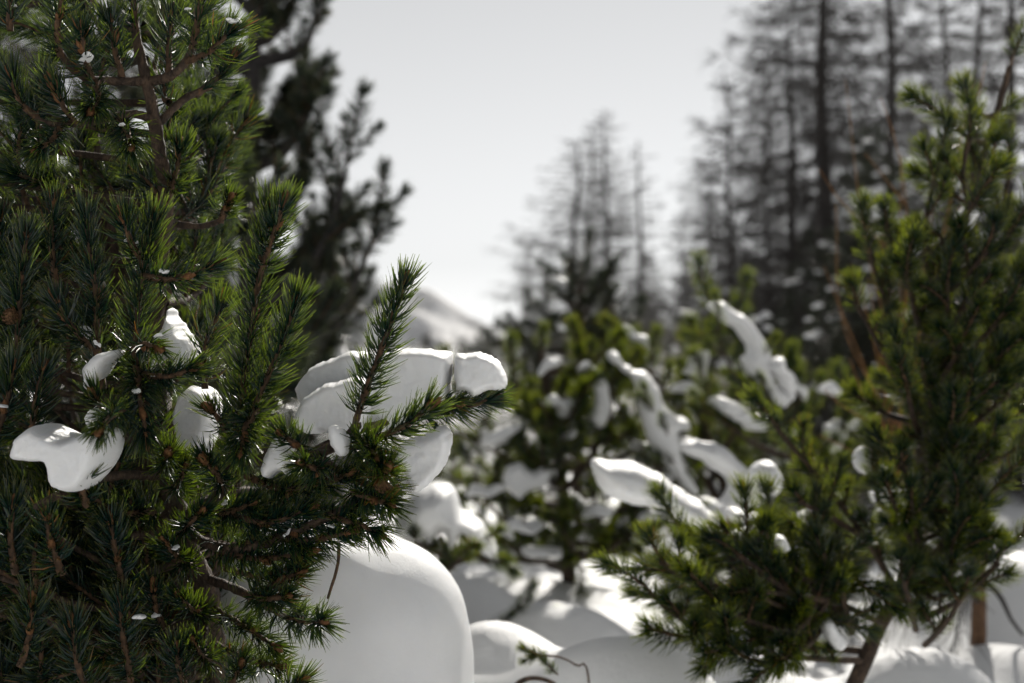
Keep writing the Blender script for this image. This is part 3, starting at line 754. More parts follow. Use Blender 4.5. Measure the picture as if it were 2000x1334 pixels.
# ------------------------------------------------------------------ the big snow dome behind the near pine
def snow_dome():
    c = P(620, 1050, 2.72); zt = P(620, 1000, 2.72)[2]; zb = float(gz(c[0], c[1])) - .05
    Rx = (914 - 620) / F * 2.72; Ry = .25; H = zt - zb
    nu, nv_ = 60, 96
    u = np.linspace(0, 1, nu); v = np.linspace(0, 2 * math.pi, nv_, endpoint=False)
    # profile: rounded shoulder, nearly upright side, slight overhang
    pr = [(0, 1), (.2, .985), (.425, .957), (.65, .922), (.8, .882), (.89, .835), (.95, .775), (.98, .71), (1.0, .60), (1.0, .42), (.99, .2), (.96, .0)]
    pr = np.array(pr); k = np.linspace(0, 1, len(pr))
    # smooth the profile
    rr = np.interp(u, k, pr[:, 0]); zz = np.interp(u, k, pr[:, 1])
    ker = np.ones(7) / 7
    rr = np.convolve(np.pad(rr, 3, 'edge'), ker, 'valid'); zz = np.convolve(np.pad(zz, 3, 'edge'), ker, 'valid'); rr[0] = 0
    U, Vv = np.meshgrid(np.arange(nu), v, indexing='ij')
    sx = np.sign(np.cos(Vv)) * np.abs(np.cos(Vv)) ** .9; sy = np.sign(np.sin(Vv)) * np.abs(np.sin(Vv)) ** .9
    X = rr[U] * sx * Rx; Y = rr[U] * sy * Ry; Z = zz[U] * H - .28 * Y * zz[U] ** 2 - .012
    p = np.stack([X + c[0], Y + c[1], Z + zb], -1)
    nz = (noise3(p, 3.3) * .05 + noise3(p + 5, 9) * .014 + noise3(p + 2, 26) * .003) * np.clip(rr[U] * 2, 0, 1)
    p[..., 0] += nz * np.cos(Vv) * .5; p[..., 1] += nz * np.sin(Vv); p[..., 2] += noise3(p + 9, 6) * .010 * zz[U]
    V = p.reshape(-1, 3)
    i = np.arange(nu - 1)[:, None] * nv_; j = np.arange(nv_)[None]
    Q = np.stack([i + j, i + nv_ + j, i + nv_ + (j + 1) % nv_, i + (j + 1) % nv_], -1).reshape(-1, 4)
    mb = MB(); mb.add(V, Q)
    o = obj('snow_mound', mb.mesh('snow_mound', SNOW, attrs=False))
    tag(o, 'large smooth snow dome with a bright rim behind the near pine', 'snow')
snow_dome()

# ------------------------------------------------------------------ the pine behind it, dark against the sky
def tree_from(label, trunk, tr, branches, vs, per_m, s=1.0, s0=.25, group=None, fill=0, fill_len=.6, fill_up=.25, bark=BARK, fill_y=(0.1, .95), up=.55, side=.75, fan=(0, 6.28)):
    tp = PL(trunk)
    base = tp[0].copy(); base[2] = float(gz(base[0], base[1])) - .08
    t = root('pine_tree', base, label, 'tree', group)
    _, p, L = branch(t, np.vstack([base[None], tp]), tr[0], tr[1], .04, 'trunk', bark, 8, .08)
    put_shoot(t, vs, p[-1], nrm(p[-1] - p[-4]), s)
    for b in branches:
        _, q, l = branch(t, PL(b), max(tr[1] * 1.2, tr[0] * .3), .005, .04, 'branch', bark, 6)
        populate(t, q, l, vs, per_m, s0, s=s, up=up, side=side)
    for k in range(fill):
        u = rs.uniform(*fill_y); i = int(u * (len(p) - 1)); a = p[i]
        az = rs.uniform(*fan); ln = fill_len * rs.uniform(.5, 1.1) * (1.15 - .75 * u)
        dv = np.array([math.cos(az), math.sin(az), 0])
        pts = [a, a + dv * ln * .5 + np.array([0, 0, .05 * ln]), a + dv * ln + np.array([0, 0, fill_up * ln])]
        _, q, l = branch(t, pts, tr[1] * 1.4, .005, .05, 'branch', bark, 5)
        populate(t, q, l, vs, per_m, .2, s=s, up=up, side=side)
    return t, p
def dust(tree, n, label, group, s=(.35, .7)):
    sh = [o for o in tree.children if o.name.startswith('shoot')]
    for k in rs.choice(len(sh), min(n, len(sh)), replace=False):
        M = sh[k].matrix_basis
        p = M @ Vector((0, 0, rs.uniform(.05, .12))) + Vector((rs.normal() * .02, -.03, .03))
        d = M.to_3x3() @ Vector((0, 0, 1)); d.normalize()
        snow_loaf(p, d, label, group, rs.uniform(*s))
D = 6.2
td_, _ = tree_from('dark pine against the sky, behind the top of the near pine',
    [(470, 900, D), (480, 700, D), (484, 500, D), (490, 300, D), (493, 190, D), (496, 60, D), (500, -120, D)], (.055, .03),
    [[(484, 480, D), (545, 440, D - .1), (585, 380, D - .15), (600, 290, D - .2)],
     [(490, 330, D), (550, 300, D - .1), (595, 240, D - .2), (615, 180, D - .2)],
     [(494, 120, D), (560, 110, D), (600, 80, D), (618, 20, D)],
     [(495, 60, D), (550, 30, D), (590, -30, D)],
     [(482, 600, D), (560, 570, D - .1), (625, 490, D - .2), (662, 390, D - .2), (684, 290, D - .2)],
     [(600, 520, D - .1), (640, 480, D), (675, 430, D)],
     [(480, 720, D), (590, 670, D - .1), (665, 600, D - .2), (712, 510, D - .3), (735, 440, D - .3)],
     [(600, 660, D), (650, 640, D), (690, 605, D)],
     [(488, 400, D), (420, 340, D), (380, 250, D)],
     [(493, 210, D), (430, 160, D), (400, 70, D)],
     [(484, 500, D), (400, 480, D), (350, 400, D)],
     [(480, 640, D), (400, 600, D), (360, 520, D)],
     [(495, 20, D), (440, -20, D)]], V_DARK, 20, 1.05, .25, up=.75, side=.6, bark=LARCH, fill=46, fill_len=.45, fill_up=.6, fill_y=(.1, .97))
g2 = 'small snow patches in the dark pine'
for px, py in ((505, 370), (596, 438), (425, 305), (605, 535), (385, 470)):
    snow_loaf(P(px, py, D + .05), (rs.normal(), rs.normal(), 0), 'small grey snow patch lodged in the dark pine against the sky', g2, .5)

for px, d, top, lab in ((110, 7.2, -60, 'tall dim pine far behind the near pine, left of the dark pine'), (300, 7.6, 120, 'dim pine between the dark pine and the tall dim pine'), (40, 4.2, 330, 'dim pine in the dark space behind the near pine, at the left edge'), (270, 4.6, 420, 'dim pine directly behind the upper trunk of the near pine'), (180, 3.3, 800, 'low dim pine behind the lowest branches of the near pine'), (420, 4.0, 640, 'short dim pine behind the pear-shaped snow lump')):
    tree_from(lab, [(px, 1250, d), (px, (1250 + top) / 2, d), (px, top, d)], (.035, .012), [], V_DARK, 10, 1.05, fill=34 if d < 5 else 60, fill_len=(.6 if px < 400 else .32) if d < 5 else 1.0, fill_up=.4, fill_y=(.05, .97), side=.6)

# ------------------------------------------------------------------ middle distance: snowy pines
tg, _ = tree_from('snow-laden green pine standing in the gap, middle distance',
    [(1112, 1130, 6), (1105, 1000, 6), (1088, 860, 6), (1066, 760, 6), (1058, 690, 6)], (.035, .012),
    [[(1105, 1000, 6), (1030, 960, 5.9), (970, 880, 5.8), (945, 820, 5.8)],
     [(1100, 960, 6), (1150, 900, 5.9), (1190, 820, 5.9), (1195, 730, 5.9)],
     [(1090, 880, 6), (1040, 830, 5.9), (1010, 760, 5.9)],
     [(1110, 1050, 6), (1010, 1030, 5.8), (950, 980, 5.7), (930, 930, 5.7)],
     [(1110, 1050, 6), (1180, 1010, 5.8), (1240, 980, 5.7)],
     [(1110, 1100, 6), (1040, 1095, 5.8), (985, 1060, 5.7)], [(1110, 1095, 6), (1170, 1085, 5.8), (1225, 1050, 5.7)], [(1110, 1080, 6), (1120, 1070, 5.7), (1100, 1040, 5.5)],
     [(1085, 860, 6), (1120, 780, 5.9), (1130, 720, 5.9)]], V_FAR, 17, 1.0, .2, fill=26, fill_len=.62, side=.9)
gm = 'snow on the green pine in the gap'
for px, py, d, k, s in ((985, 848, 5.7, 3, .8), (1070, 716, 5.8, 2, .7), (1100, 790, 5.7, 0, .7), (955, 960, 5.6, 0, .7), (1030, 1030, 5.5, 0, .8), (1165, 1000, 5.6, 2, .8), (1060, 1080, 5.6, 3, .7)):
    snow_loaf(P(px, py, d), (1, rs.normal() * .4, rs.normal() * .5), 'small round snow clump on the green pine in the gap', gm, s, k)
tp_, _ = tree_from('taller dark pine with a pointed tip behind the green pine in the gap',
    [(1128, 980, 9.2), (1130, 800, 9.2), (1132, 640, 9.2), (1134, 520, 9.2)], (.05, .012), [], V_DARK, 9, 1.0, group=None, fill=52, fill_len=.60, fill_up=.3, fill_y=(.1, .93), side=.5)
tl, _ = tree_from('leaning pine with a long snow strip along its branches, middle distance',
    [(1440, 1060, 6.1), (1425, 990, 6.1), (1400, 900, 6.1), (1360, 800, 6.1)], (.035, .014),
    [[(1420, 1000, 6.1), (1350, 900, 6.1), (1280, 800, 6.1), (1210, 700, 6.1)],
     [(1400, 930, 6.1), (1340, 820, 6.2), (1280, 740, 6.2), (1240, 690, 6.2)],
     [(1430, 1020, 6.1), (1350, 980, 6.0), (1270, 900, 6.0), (1220, 830, 6.0)],
     [(1380, 840, 6.1), (1370, 760, 6.1), (1350, 690, 6.1)],
     [(1400, 900, 6.1), (1440, 830, 6.0), (1440, 760, 6.0)]], V_FAR, 17, 1.0, .2, fill=14, fill_len=.5, side=.9)
ta, _ = tree_from('pine with an arched snow-covered branch against the dark wood, middle distance',
    [(1590, 1060, 5.7), (1590, 960, 5.7), (1580, 860, 5.7), (1560, 800, 5.7)], (.035, .014),
    [[(1580, 850, 5.7), (1530, 780, 5.7), (1470, 690, 5.7), (1395, 605, 5.7)],
     [(1575, 840, 5.7), (1500, 800, 5.6), (1440, 740, 5.6), (1410, 680, 5.6)],
     [(1585, 900, 5.7), (1500, 880, 5.6), (1420, 830, 5.6), (1390, 780, 5.6)],
     [(1590, 920, 5.7), (1640, 860, 5.7), (1650, 780, 5.7)],
     [(1580, 850, 5.7), (1560, 780, 5.7), (1545, 720, 5.7)]], V_FAR, 17, 1.0, .2, fill=14, fill_len=.5, side=.9)
gl = 'broad snow loads on the middle-distance pines'
snow_outline([(1188, 690), (1205, 684), (1222, 704), (1240, 716), (1264, 724), (1290, 768), (1300, 790), (1318, 812), (1345, 822), (1348, 842), (1322, 850), (1340, 900), (1366, 962), (1342, 964), (1310, 920), (1270, 850), (1240, 790), (1228, 748), (1204, 716)], 5.55, .10, 'long ragged snow strip sloping down the leaning pine', gl, .05, SNOW_MID)
snow_outline([(1378, 596), (1396, 584), (1418, 588), (1452, 612), (1482, 642), (1502, 682), (1506, 722), (1524, 748), (1556, 752), (1560, 780), (1538, 800), (1505, 768), (1470, 722), (1452, 700), (1462, 688), (1440, 650), (1402, 616)], 5.2, .10, 'arched snow load on the branch against the dark wood', gl, .05, SNOW_MID)
snow_outline([(1512, 716), (1530, 702), (1550, 728), (1562, 772), (1545, 790), (1526, 764)], 5.15, .07, 'short upright snow lump at the low end of the arched load', gl, .04, SNOW_MID)
snow_outline([(1155, 908), (1168, 897), (1200, 899), (1245, 908), (1292, 926), (1330, 955), (1385, 995), (1422, 1026), (1400, 1042), (1345, 1032), (1290, 1002), (1230, 988), (1182, 966), (1163, 940)], 3.7, .13, 'wedge of snow with a bright upper edge jutting towards the gap', gl, .06, SNOW)
snow_outline([(1334, 874), (1368, 862), (1412, 878), (1452, 910), (1478, 942), (1494, 985), (1462, 1002), (1402, 988), (1422, 952), (1392, 920), (1344, 894)], 4.6, .11, 'hooked snow load behind the wedge of snow', gl, .05, SNOW_MID)
snow_outline([(768, 1045), (780, 990), (808, 956), (848, 944), (885, 960), (905, 1000), (942, 1030), (972, 1070), (978, 1115), (936, 1085), (905, 1046), (880, 1076), (862, 1052), (846, 1078), (828, 1046), (800, 1056)], 4.2, .17, 'drooping snow load on a low bush behind the dome', gl, .08, SNOW_MID)
snow_outline([(985, 912), (1010, 904), (1040, 922), (1072, 914), (1064, 950), (1034, 960), (1014, 976), (990, 948)], 5.6, .07, 'two-lobed snow patch low on the green pine in the gap', gl, .04, SNOW_MID)
snow_outline([(1150, 722), (1168, 722), (1186, 780), (1180, 832), (1152, 824), (1140, 802), (1164, 782)], 5.75, .06, 'narrow snow streak between the green pine and the leaning pine', gl, .03, SNOW_MID)
snow_outline([(1472, 924), (1500, 904), (1524, 936), (1512, 966), (1478, 948)], 3.9, .07, 'pale snow lump behind the low shoots of the right-hand pine', gl, .04, SNOW_MID)
g3 = 'snow on the leaning pines'
for px, py, d, k, s in ((1340, 760, 6, 2, .9), (1325, 860, 5.9, 0, .8), (1430, 800, 5.6, 3, .8), (1260, 880, 5.8, 5, 1), (1410, 1000, 5.5, 3, .9), (1620, 760, 5.6, 2, .8), (1470, 830, 5.5, 0, .7), (1225, 940, 5.8, 0, .7)):
    snow_loaf(P(px, py, d), (1, rs.normal() * .4, -.5), 'small snow clump on the leaning pines in the middle distance', g3, s, k)

dust(tg, 18, 'scattered snow tuft on the needles of the green pine in the gap', 'snow tufts on the green pine')
dust(tp_, 12, 'scattered snow tuft on the pointed dark pine', 'snow tufts on the pointed pine', (.6, 1.0))
dust(tl, 14, 'scattered snow tuft on the needles of the leaning pine', 'snow tufts on the leaning pine')
dust(ta, 14, 'scattered snow tuft on the pine with the arched branch', 'snow tufts on the arched pine')
for tr_, pts, dd in ((tl, [(1215, 712), (1262, 770), (1300, 840), (1325, 900)], 5.4), (ta, [(1410, 610), (1462, 655), (1490, 720), (1530, 775)], 5.05)):
    pp, _ = spline(PL([(a, b, dd) for a, b in pts]), .02)
    for k in range(4):                                    # sprigs that break through the snow
        i = rs.randint(len(pp)); put_shoot(tr_, V_FAR, pp[i] + np.array([rs.normal() * .05, 0, -.07]), nrm(np.array([rs.normal() * .6 - .3, -.3, .8])), rs.uniform(.5, .8))
# the low bush under the drooping load
tree_from('low dark pine bush under the drooping snow load behind the dome',
    [(870, 1130, 4.35), (870, 1090, 4.35), (860, 1050, 4.35)], (.02, .01),
    [[(870, 1100, 4.3), (920, 1080, 4.25), (950, 1100, 4.2)], [(870, 1090, 4.3), (840, 1070, 4.2), (810, 1060, 4.1)], [(870, 1100, 4.3), (880, 1110, 4.1), (900, 1090, 4.0)], [(880, 1100, 4.3), (930, 1060, 4.4), (960, 1080, 4.4)]], V_FAR, 16, .7, .2, fill=8, fill_len=.25)

# ------------------------------------------------------------------ the pine on the right
R = 3.15
tr = tree_from('bushy olive-green pine glittering at the right edge',
    [(1655, 1400, R), (1690, 1290, R), (1722, 1215, R + .03), (1765, 1140, R + .06), (1792, 1000, R + .1), (1805, 850, R + .15), (1832, 700, R + .18), (1862, 550, R + .2), (1892, 400, R + .22), (1922, 300, R + .22), (1950, 210, R + .25), (1972, 130, R + .25)], (.021, .007),
    [[(1722, 1218, R), (1640, 1180, R - .1), (1545, 1162, R - .2), (1440, 1150, R - .28), (1350, 1135, R - .3), (1290, 1100, R - .3)],
     [(1690, 1290, R), (1570, 1285, R - .15), (1440, 1265, R - .25), (1340, 1215, R - .3), (1270, 1160, R - .3)],
     [(1545, 1162, R - .2), (1490, 1120, R - .2), (1440, 1085, R - .2)],
     [(1600, 1155, R - .12), (1560, 1230, R - .2), (1480, 1220, R - .25), (1400, 1180, R - .3)],
     [(1755, 1160, R + .05), (1690, 1050, R), (1605, 940, R), (1540, 865, R), (1505, 820, R)],
     [(1690, 1050, R), (1620, 1010, R - .05), (1560, 980, R - .1)],
     [(1790, 1010, R + .1), (1740, 1010, R), (1710, 960, R), (1715, 900, R)],
     [(1770, 1120, R + .06), (1830, 1090, R), (1870, 1020, R - .05), (1880, 930, R - .05)],
     [(1765, 1140, R + .06), (1830, 1170, R - .05), (1860, 1120, R - .1)],
     [(1800, 900, R + .15), (1880, 850, R + .1), (1920, 760, R + .1), (1930, 660, R + .1)],
     [(1805, 850, R + .15), (1760, 760, R + .1), (1710, 660, R + .1), (1670, 590, R + .1)],
     [(1815, 790, R + .15), (1760, 680, R + .1), (1720, 560, R + .1), (1700, 500, R + .1)],
     [(1832, 700, R + .2), (1790, 600, R + .1), (1760, 520, R + .1), (1730, 440, R + .1)],
     [(1845, 640, R + .2), (1810, 520, R + .1), (1810, 420, R + .1), (1835, 320, R + .1)],
     [(1862, 550, R + .2), (1930, 480, R + .1), (1960, 400, R + .1), (1975, 320, R + .1)],
     [(1850, 600, R + .2), (1940, 580, R + .1), (1990, 520, R + .1)],
     [(1832, 700, R + .2), (1900, 700, R), (1980, 640, R)],
     [(1810, 820, R + .2), (1900, 850, R), (1990, 800, R)],
     [(1892, 400, R + .2), (1880, 330, R + .1), (1895, 270, R + .1)],
     [(1832, 700, R + .18), (1850, 640, R - .05), (1850, 560, R - .1)],
     [(1805, 850, R + .15), (1820, 800, R - .05), (1800, 720, R - .1)],
     ] + [[(1640 + rs.normal() * 20, 1180 + rs.normal() * 40, R - .05), ((1640 + x) / 2, (1215 + y) / 2, R - .15), (x, y, R - rs.uniform(.0, .35))] for x, y in
      [(1290, 1180), (1350, 1060), (1330, 1250), (1420, 1090), (1450, 1210), (1400, 1280), (1520, 1060), (1510, 1250), (1560, 1120), (1480, 1300), (1590, 1010), (1380, 1150), (1320, 1120), (1440, 1060), (1490, 1170), (1360, 1210), (1550, 1200), (1420, 1240), (1600, 1090), (1530, 1290), (1640, 1060)]]
     + [[(1800 + rs.normal() * 15, y0, R + .1), (1800 + dx * .5, y0 - 40, R - .05), (1800 + dx, y0 - 110, R - .12)] for y0, dx in
      [(1080, -60), (1000, 60), (900, 90), (780, 80), (680, 110), (640, -30), (980, 130), (820, 150), (1110, 70), (1060, 150), (1140, 110), (1090, -20), (940, 60), (880, 170), (740, 150), (600, 130), (1180, 60), (1010, -40), (860, -30), (500, 110), (1230, -40), (1260, 90), (1210, 150), (1160, 190), (760, 200), (660, 190), (560, 180)]],
    V_MID, 16, .92, .15, fill=12, fill_len=.34, fill_y=(.25, .95), side=.75)
gr = 'small snow clumps on the right-hand pine'
for k, (px, d, T) in enumerate([
    ([(1700, 414), (1718, 396), (1740, 408), (1736, 428), (1706, 432)], 3.27, .03), ([(1772, 466), (1790, 446), (1822, 440), (1818, 470), (1792, 492)], 3.27, .035),
    ([(1866, 430), (1884, 400), (1910, 404), (1906, 440), (1882, 456)], 3.38, .035), ([(1432, 1046), (1474, 1020), (1506, 1046), (1496, 1080), (1450, 1086)], 3.05, .05),
    ([(1500, 1052), (1528, 1044), (1542, 1072), (1516, 1088)], 3.0, .04), ([(1600, 1082), (1618, 1078), (1645, 1112), (1692, 1168), (1664, 1176), (1622, 1132)], 3.1, .05),
    ([(1692, 1160), (1722, 1154), (1748, 1174), (1712, 1192)], 3.1, .04), ([(1676, 1060), (1700, 1030), (1722, 1000), (1736, 1008), (1712, 1046), (1690, 1062)], 3.15, .04),
    ([(1668, 900), (1690, 874), (1706, 886), (1704, 916), (1730, 912), (1740, 926), (1690, 930)], 3.3, .04), ([(1606, 1215), (1630, 1210), (1655, 1245), (1640, 1270), (1615, 1250)], 3.0, .04),
    ([(1560, 1010), (1600, 1000), (1630, 1020), (1600, 1040)], 3.25, .05), ([(1700, 960), (1750, 950), (1790, 965), (1780, 985), (1720, 985)], 3.45, .05),
    ([(1420, 1000), (1450, 988), (1490, 1004), (1500, 1022), (1440, 1020)], 3.4, .06)]):
    lab = ['round snow tuft on the highest left shoot of the right-hand pine', 'angular snow lump just right of the highest round tuft', 'shaded snow patch high against the right-hand pine trunk', 'gabled snow lump above the low shoots of the right-hand pine',
           'small snow knob right of the gabled lump', 'slanting snow tongue along the low limb of the right-hand pine', 'snow at the fork where the low limb meets the leaning trunk', 'narrow snow streak above the fork of the leaning trunk', 'curled snow patch beside the orange stems',
           'drop of snow hanging below the low limb', 'flat snow patch between the left limbs of the right-hand pine', 'flat snow shelf behind the middle of the right-hand pine', 'thin snow shelf at the end of the snow wedge'][k]
    snow_outline(px, d, T, lab, gr, .03, SNOW_MID)

# ------------------------------------------------------------------ bare larches
def larch_mesh(H, spread, seed, nb=170, drop=.34):
    tk = MB(); zz = np.linspace(0, H, 26)
    tp = np.stack([.02 * H * noise3(np.c_[zz * 0 + seed, zz, zz * 0], 1.2 / H * 3) * zz / H, .02 * H * noise3(np.c_[zz * 0 + seed + 9, zz, zz * 0], 1.2 / H * 3) * zz / H, zz], 1)
    tk.tube(tp, np.linspace(H * .0125, .015, 26), 8, 0, .05)
    cr = MB()
    for k in range(nb):
        u = .06 + .93 * (k + rs.rand()) / nb
        a = np.array([np.interp(u * H, zz, tp[:, j]) for j in range(3)])
        ln = spread * (1.05 - u) ** .62 * rs.uniform(.5, 1.15) * min(1, .55 + u * 3)
        az = k * 2.4 + rs.normal(0, .4); dv = np.array([math.cos(az), math.sin(az), 0])
        sag = -drop * (1 - u) + .25 * u + rs.normal(0, .13)
        pts = np.array([a, a + dv * ln * .4 + [0, 0, ln * sag * .6], a + dv * ln * .75 + [0, 0, ln * sag * .8], a + dv * ln + [0, 0, ln * (sag * .8 + .12)]])
        p, L = spline(pts, ln / 7)
        cr.tube(p, np.linspace(.007 + .011 * (1 - u), .004, len(p)), 4, 0, .1)
        n = int(34 * ln / spread + 8)
        t, A, B = frames(p)
        s = .15 + .85 * rs.rand(n); i = np.clip((s * (len(p) - 1)).astype(int), 0, len(p) - 1)
        sd = np.where(rs.rand(n) < .5, 1, -1)[:, None] * np.cross(t[i], np.array([0, 0, 1.0]))
        d0 = nrm(t[i] * .7 + sd * rs.uniform(.2, .9, (n, 1)) + np.c_[np.zeros((n, 2)), rs.normal(-.25, .3, n)])
        d1 = nrm(d0 + np.array([0, 0, -.6]) + rs.normal(0, .15, (n, 3)))
        Lt = ln * rs.uniform(.12, .38, n)
        cr.needles(p[i], d0, d1, Lt, .016)
        m_ = n * 2                                        # twiglets with short spurs
        j = rs.randint(0, n, m_); w = rs.uniform(.2, 1, m_)[:, None]
        q = p[i][j] + d0[j] * Lt[j][:, None] * .5 * w + d1[j] * Lt[j][:, None] * .5 * np.maximum(w - .5, 0)
        e0 = nrm(d0[j] + rs.normal(0, .7, (m_, 3)))
        cr.needles(q, e0, nrm(e0 + np.array([0, 0, -.2])), ln * rs.uniform(.05, .18, m_), .012)
    return tk.mesh('trunk', LARCH, attrs=False), cr.mesh('crown', LARCHT, attrs=False)
LV = [larch_mesh(10, 2.3, 1), larch_mesh(10, 1.9, 5), larch_mesh(10, 2.7, 11), larch_mesh(10, 1.6, 17, 90)]
def larch(px, d, top_py, label, group=None, v=0, bend=0, wide=1.0):
    b = P(px, 715, d); z = float(gz(b[0], b[1])); top = P(px, top_py, d)[2]
    h = top - z
    t = root('larch_tree', (b[0], b[1], z - .1), label, 'tree', group)
    t.rotation_euler = (rs.normal() * .022, bend + rs.normal() * .022, rs.rand() * 6.28); wide *= rs.uniform(.85, 1.2); t.scale = (h / 10 * wide, h / 10 * wide, h / 10)
    for nm, me in zip(('trunk', 'crown'), LV[v % 4]):
        o = bpy.data.objects.new(nm, me); COL.objects.link(o); o.parent = t
larch(1118, 34, 262, 'bare larch with its crown touching its twin, over the green pine', None, 0, 0, 1.9)
larch(1185, 33, 205, 'tallest and thinnest-topped bare larch above the gap', None, 1, 0, 1.2)
larch(1250, 31, 262, 'slim bare larch standing alone right of the gap', None, 3, 0, 1.3)
larch(1150, 38, 232, 'bare larch crowded between the two larches over the gap', None, 3, 0, 1.2)
larch(1030, 48, 470, 'small pale bare larch at the foot of the sky gap', None, 1)
larch(1330, 26, 395, 'short bare larch between the slim larch and the big larches', None, 1)
larch(1385, 25, 300, 'bare larch at the left fringe of the big larches', None, 2)
larch(1598, 18, -330, 'big bare larch with wide sweeping branches', None, 2, 0, 1.1)
larch(1638, 19.5, -300, 'bare larch trunk close to the right of the wide-branched larch', None, 0)
larch(1740, 16, -420, 'thick dark larch trunk right of the close pair', None, 1, 0, .9)
larch(1500, 24, 40, 'bare larch behind the left branches of the wide larch', None, 0)
larch(1850, 17, -200, 'bare larch behind the top of the right-hand pine', None, 3)
larch(1965, 11, -300, 'bare larch at the right edge of the picture', None, 1)
larch(1545, 20, -60, 'bare larch just left of the wide-branched larch trunk', None, 2, 0, 1.2)
larch(1910, 19, -180, 'bare larch left of the edge larch', None, 0, 0, 1.2)
larch(1440, 21, 130, 'bare larch low in the left fringe of the big larches', None, 1)
gf = 'far larches on the slope'
for k in range(46):
    px = rs.uniform(560, 1080) if k < 22 else rs.uniform(1080, 2000)
    d = rs.uniform(55, 120)
    py = (rs.uniform(600, 668) if k < 22 else rs.uniform(470, 640))
    if 820 < px < 960: py = max(py, 640)
    larch(px, d, py, 'far bare larch on the hazy slope', gf, k, 0, 1.6)

# dark snowy conifers at the back right
def conifer_mesh(H, spread, nb):
    tk = MB(); tk.tube(np.array([[0, 0, z] for z in np.linspace(0, H, 12)]), np.linspace(.06, .012, 12), 7, 0, .08)
    cr = MB()
    for k in range(nb):
        u = .03 + .96 * (k + rs.rand()) / nb
        ln = spread * (1.04 - u) ** .8 * rs.uniform(.7, 1.1); az = k * 2.4 + rs.normal(0, .3)
        dv = np.array([math.cos(az), math.sin(az), 0]); a = np.array([0, 0, u * H])
        p, L = spline(np.array([a, a + dv * ln * .5 + [0, 0, -.10 * ln], a + dv * ln + [0, 0, .06 * ln]]), max(ln / 8, .02))
        cr.tube(p, np.linspace(.009, .004, len(p)), 4, 0, .1)
        t, A, B = frames(p)
        m = int(10 + 16 * ln / spread)                         # side twigs, needles all round each
        i = rs.randint(1, len(p), m); sd = np.where(rs.rand(m) < .5, 1, -1)[:, None] * np.cross(t[i], [0, 0, 1.0])
        d0 = nrm(t[i] * .8 + sd * rs.uniform(.2, .9, (m, 1)) + rs.normal(0, .2, (m, 3))); Lt = rs.uniform(.1, .3, m) * (.5 + .5 * ln / spread)
        cr.needles(p[i], d0, d0, Lt, .006)
        q = 11; j = np.repeat(np.arange(m), q); w = rs.uniform(0, 1, m * q)
        e = nrm(d0[j] + rs.normal(0, .6, (m * q, 3)))
        cr.needles(p[i][j] + d0[j] * (Lt[j] * w)[:, None], e, nrm(e + d0[j] * .3), rs.uniform(.045, .08, m * q), .009, 1)
    return tk.mesh('trunk', LARCH, attrs=False), cr.mesh('crown', [TWIG, NEEDLE_DARK])
CV = [conifer_mesh(4, .95, 84), conifer_mesh(4, 1.1, 84)]
gd = 'dark conifers behind the leaning pines'
for k, (px, d, top, lab) in enumerate([(1700, 12.5, 230, 'tallest black-green conifer between the big larch trunks'), (1790, 13, 320, 'broad dark conifer right of the tallest dark one'), (1600, 13.5, 430, 'dark conifer at the foot of the wide-branched larch'), (1910, 11.5, 300, 'dark conifer close behind the top of the right-hand pine'), (1990, 11, 430, 'dark conifer at the right picture edge'), (1720, 11.5, 300, 'black-green conifer with snow in front of the big larches'), (1660, 11, 430, 'lower black-green conifer left of the tallest dark one'), (1560, 12, 560, 'squat dark conifer behind the arched snow branch'),
                                  (1440, 13, 590, 'squat dark conifer behind the long snow strip'), (1330, 14, 600, 'squat dark conifer at the foot of the slim larch'), (1830, 10.5, 480, 'dark conifer hidden behind the right-hand pine'), (1240, 13, 640, 'low dark conifer right of the pointed pine'),
                                  (960, 16, 640, 'small dark conifer at the foot of the sky gap'), (700, 13, 620, 'dark conifer behind the upright near shoot'), (1020, 14, 660, 'low dark conifer left of the pointed pine'), (1290, 10, 650, 'low dark conifer behind the top of the long snow strip'), (1390, 9.5, 615, 'dark conifer left of the arched snow load'), (1500, 9.5, 600, 'dark conifer right behind the arched snow load'), (1610, 9.5, 560, 'dark conifer between the arched load and the orange stems'), (610, 9.5, 640, 'dark conifer behind the left end of the long snow cap'), (665, 9, 668, 'low dark conifer peeping over the long snow cap'), (770, 10.5, 660, 'dark conifer just right of the upright near shoot'), (840, 12, 668, 'low snowy conifer over the crack in the snow cap'), (900, 13.5, 672, 'low snowy conifer above the short snow block')]):
    b = P(px, 715, d); zz = float(gz(b[0], b[1])); h = P(px, top, d)[2] - zz
    t_ = root('conifer_tree', (b[0], b[1], zz - .05), lab, 'tree', gd)
    t_.rotation_euler = (0, 0, rs.rand() * 6.28); wid = h / 4 * (1.0 if h > 2.6 else 1.25); t_.scale = (wid, wid, h / 4)
    for nm, me in zip(('trunk', 'crown'), CV[k % 2]):
        o = bpy.data.objects.new(nm, me); COL.objects.link(o); o.parent = t_
    for j in range(int(6 * h)):
        u = rs.uniform(.1, .95); az = rs.uniform(math.pi, 2 * math.pi); rad = wid * 1.05 * (1.03 - u) ** .8 * rs.uniform(.6, 1)
        c = np.array([b[0] + math.cos(az) * rad, b[1] + math.sin(az) * rad, zz + u * h + .02])
        snow_loaf(c, (math.cos(az), math.sin(az), -.2), 'snow clump on the ' + lab, 'snow on the dark conifers', rs.uniform(.5, .95), rs.choice([0, 2, 3, 5, 5, 2]))

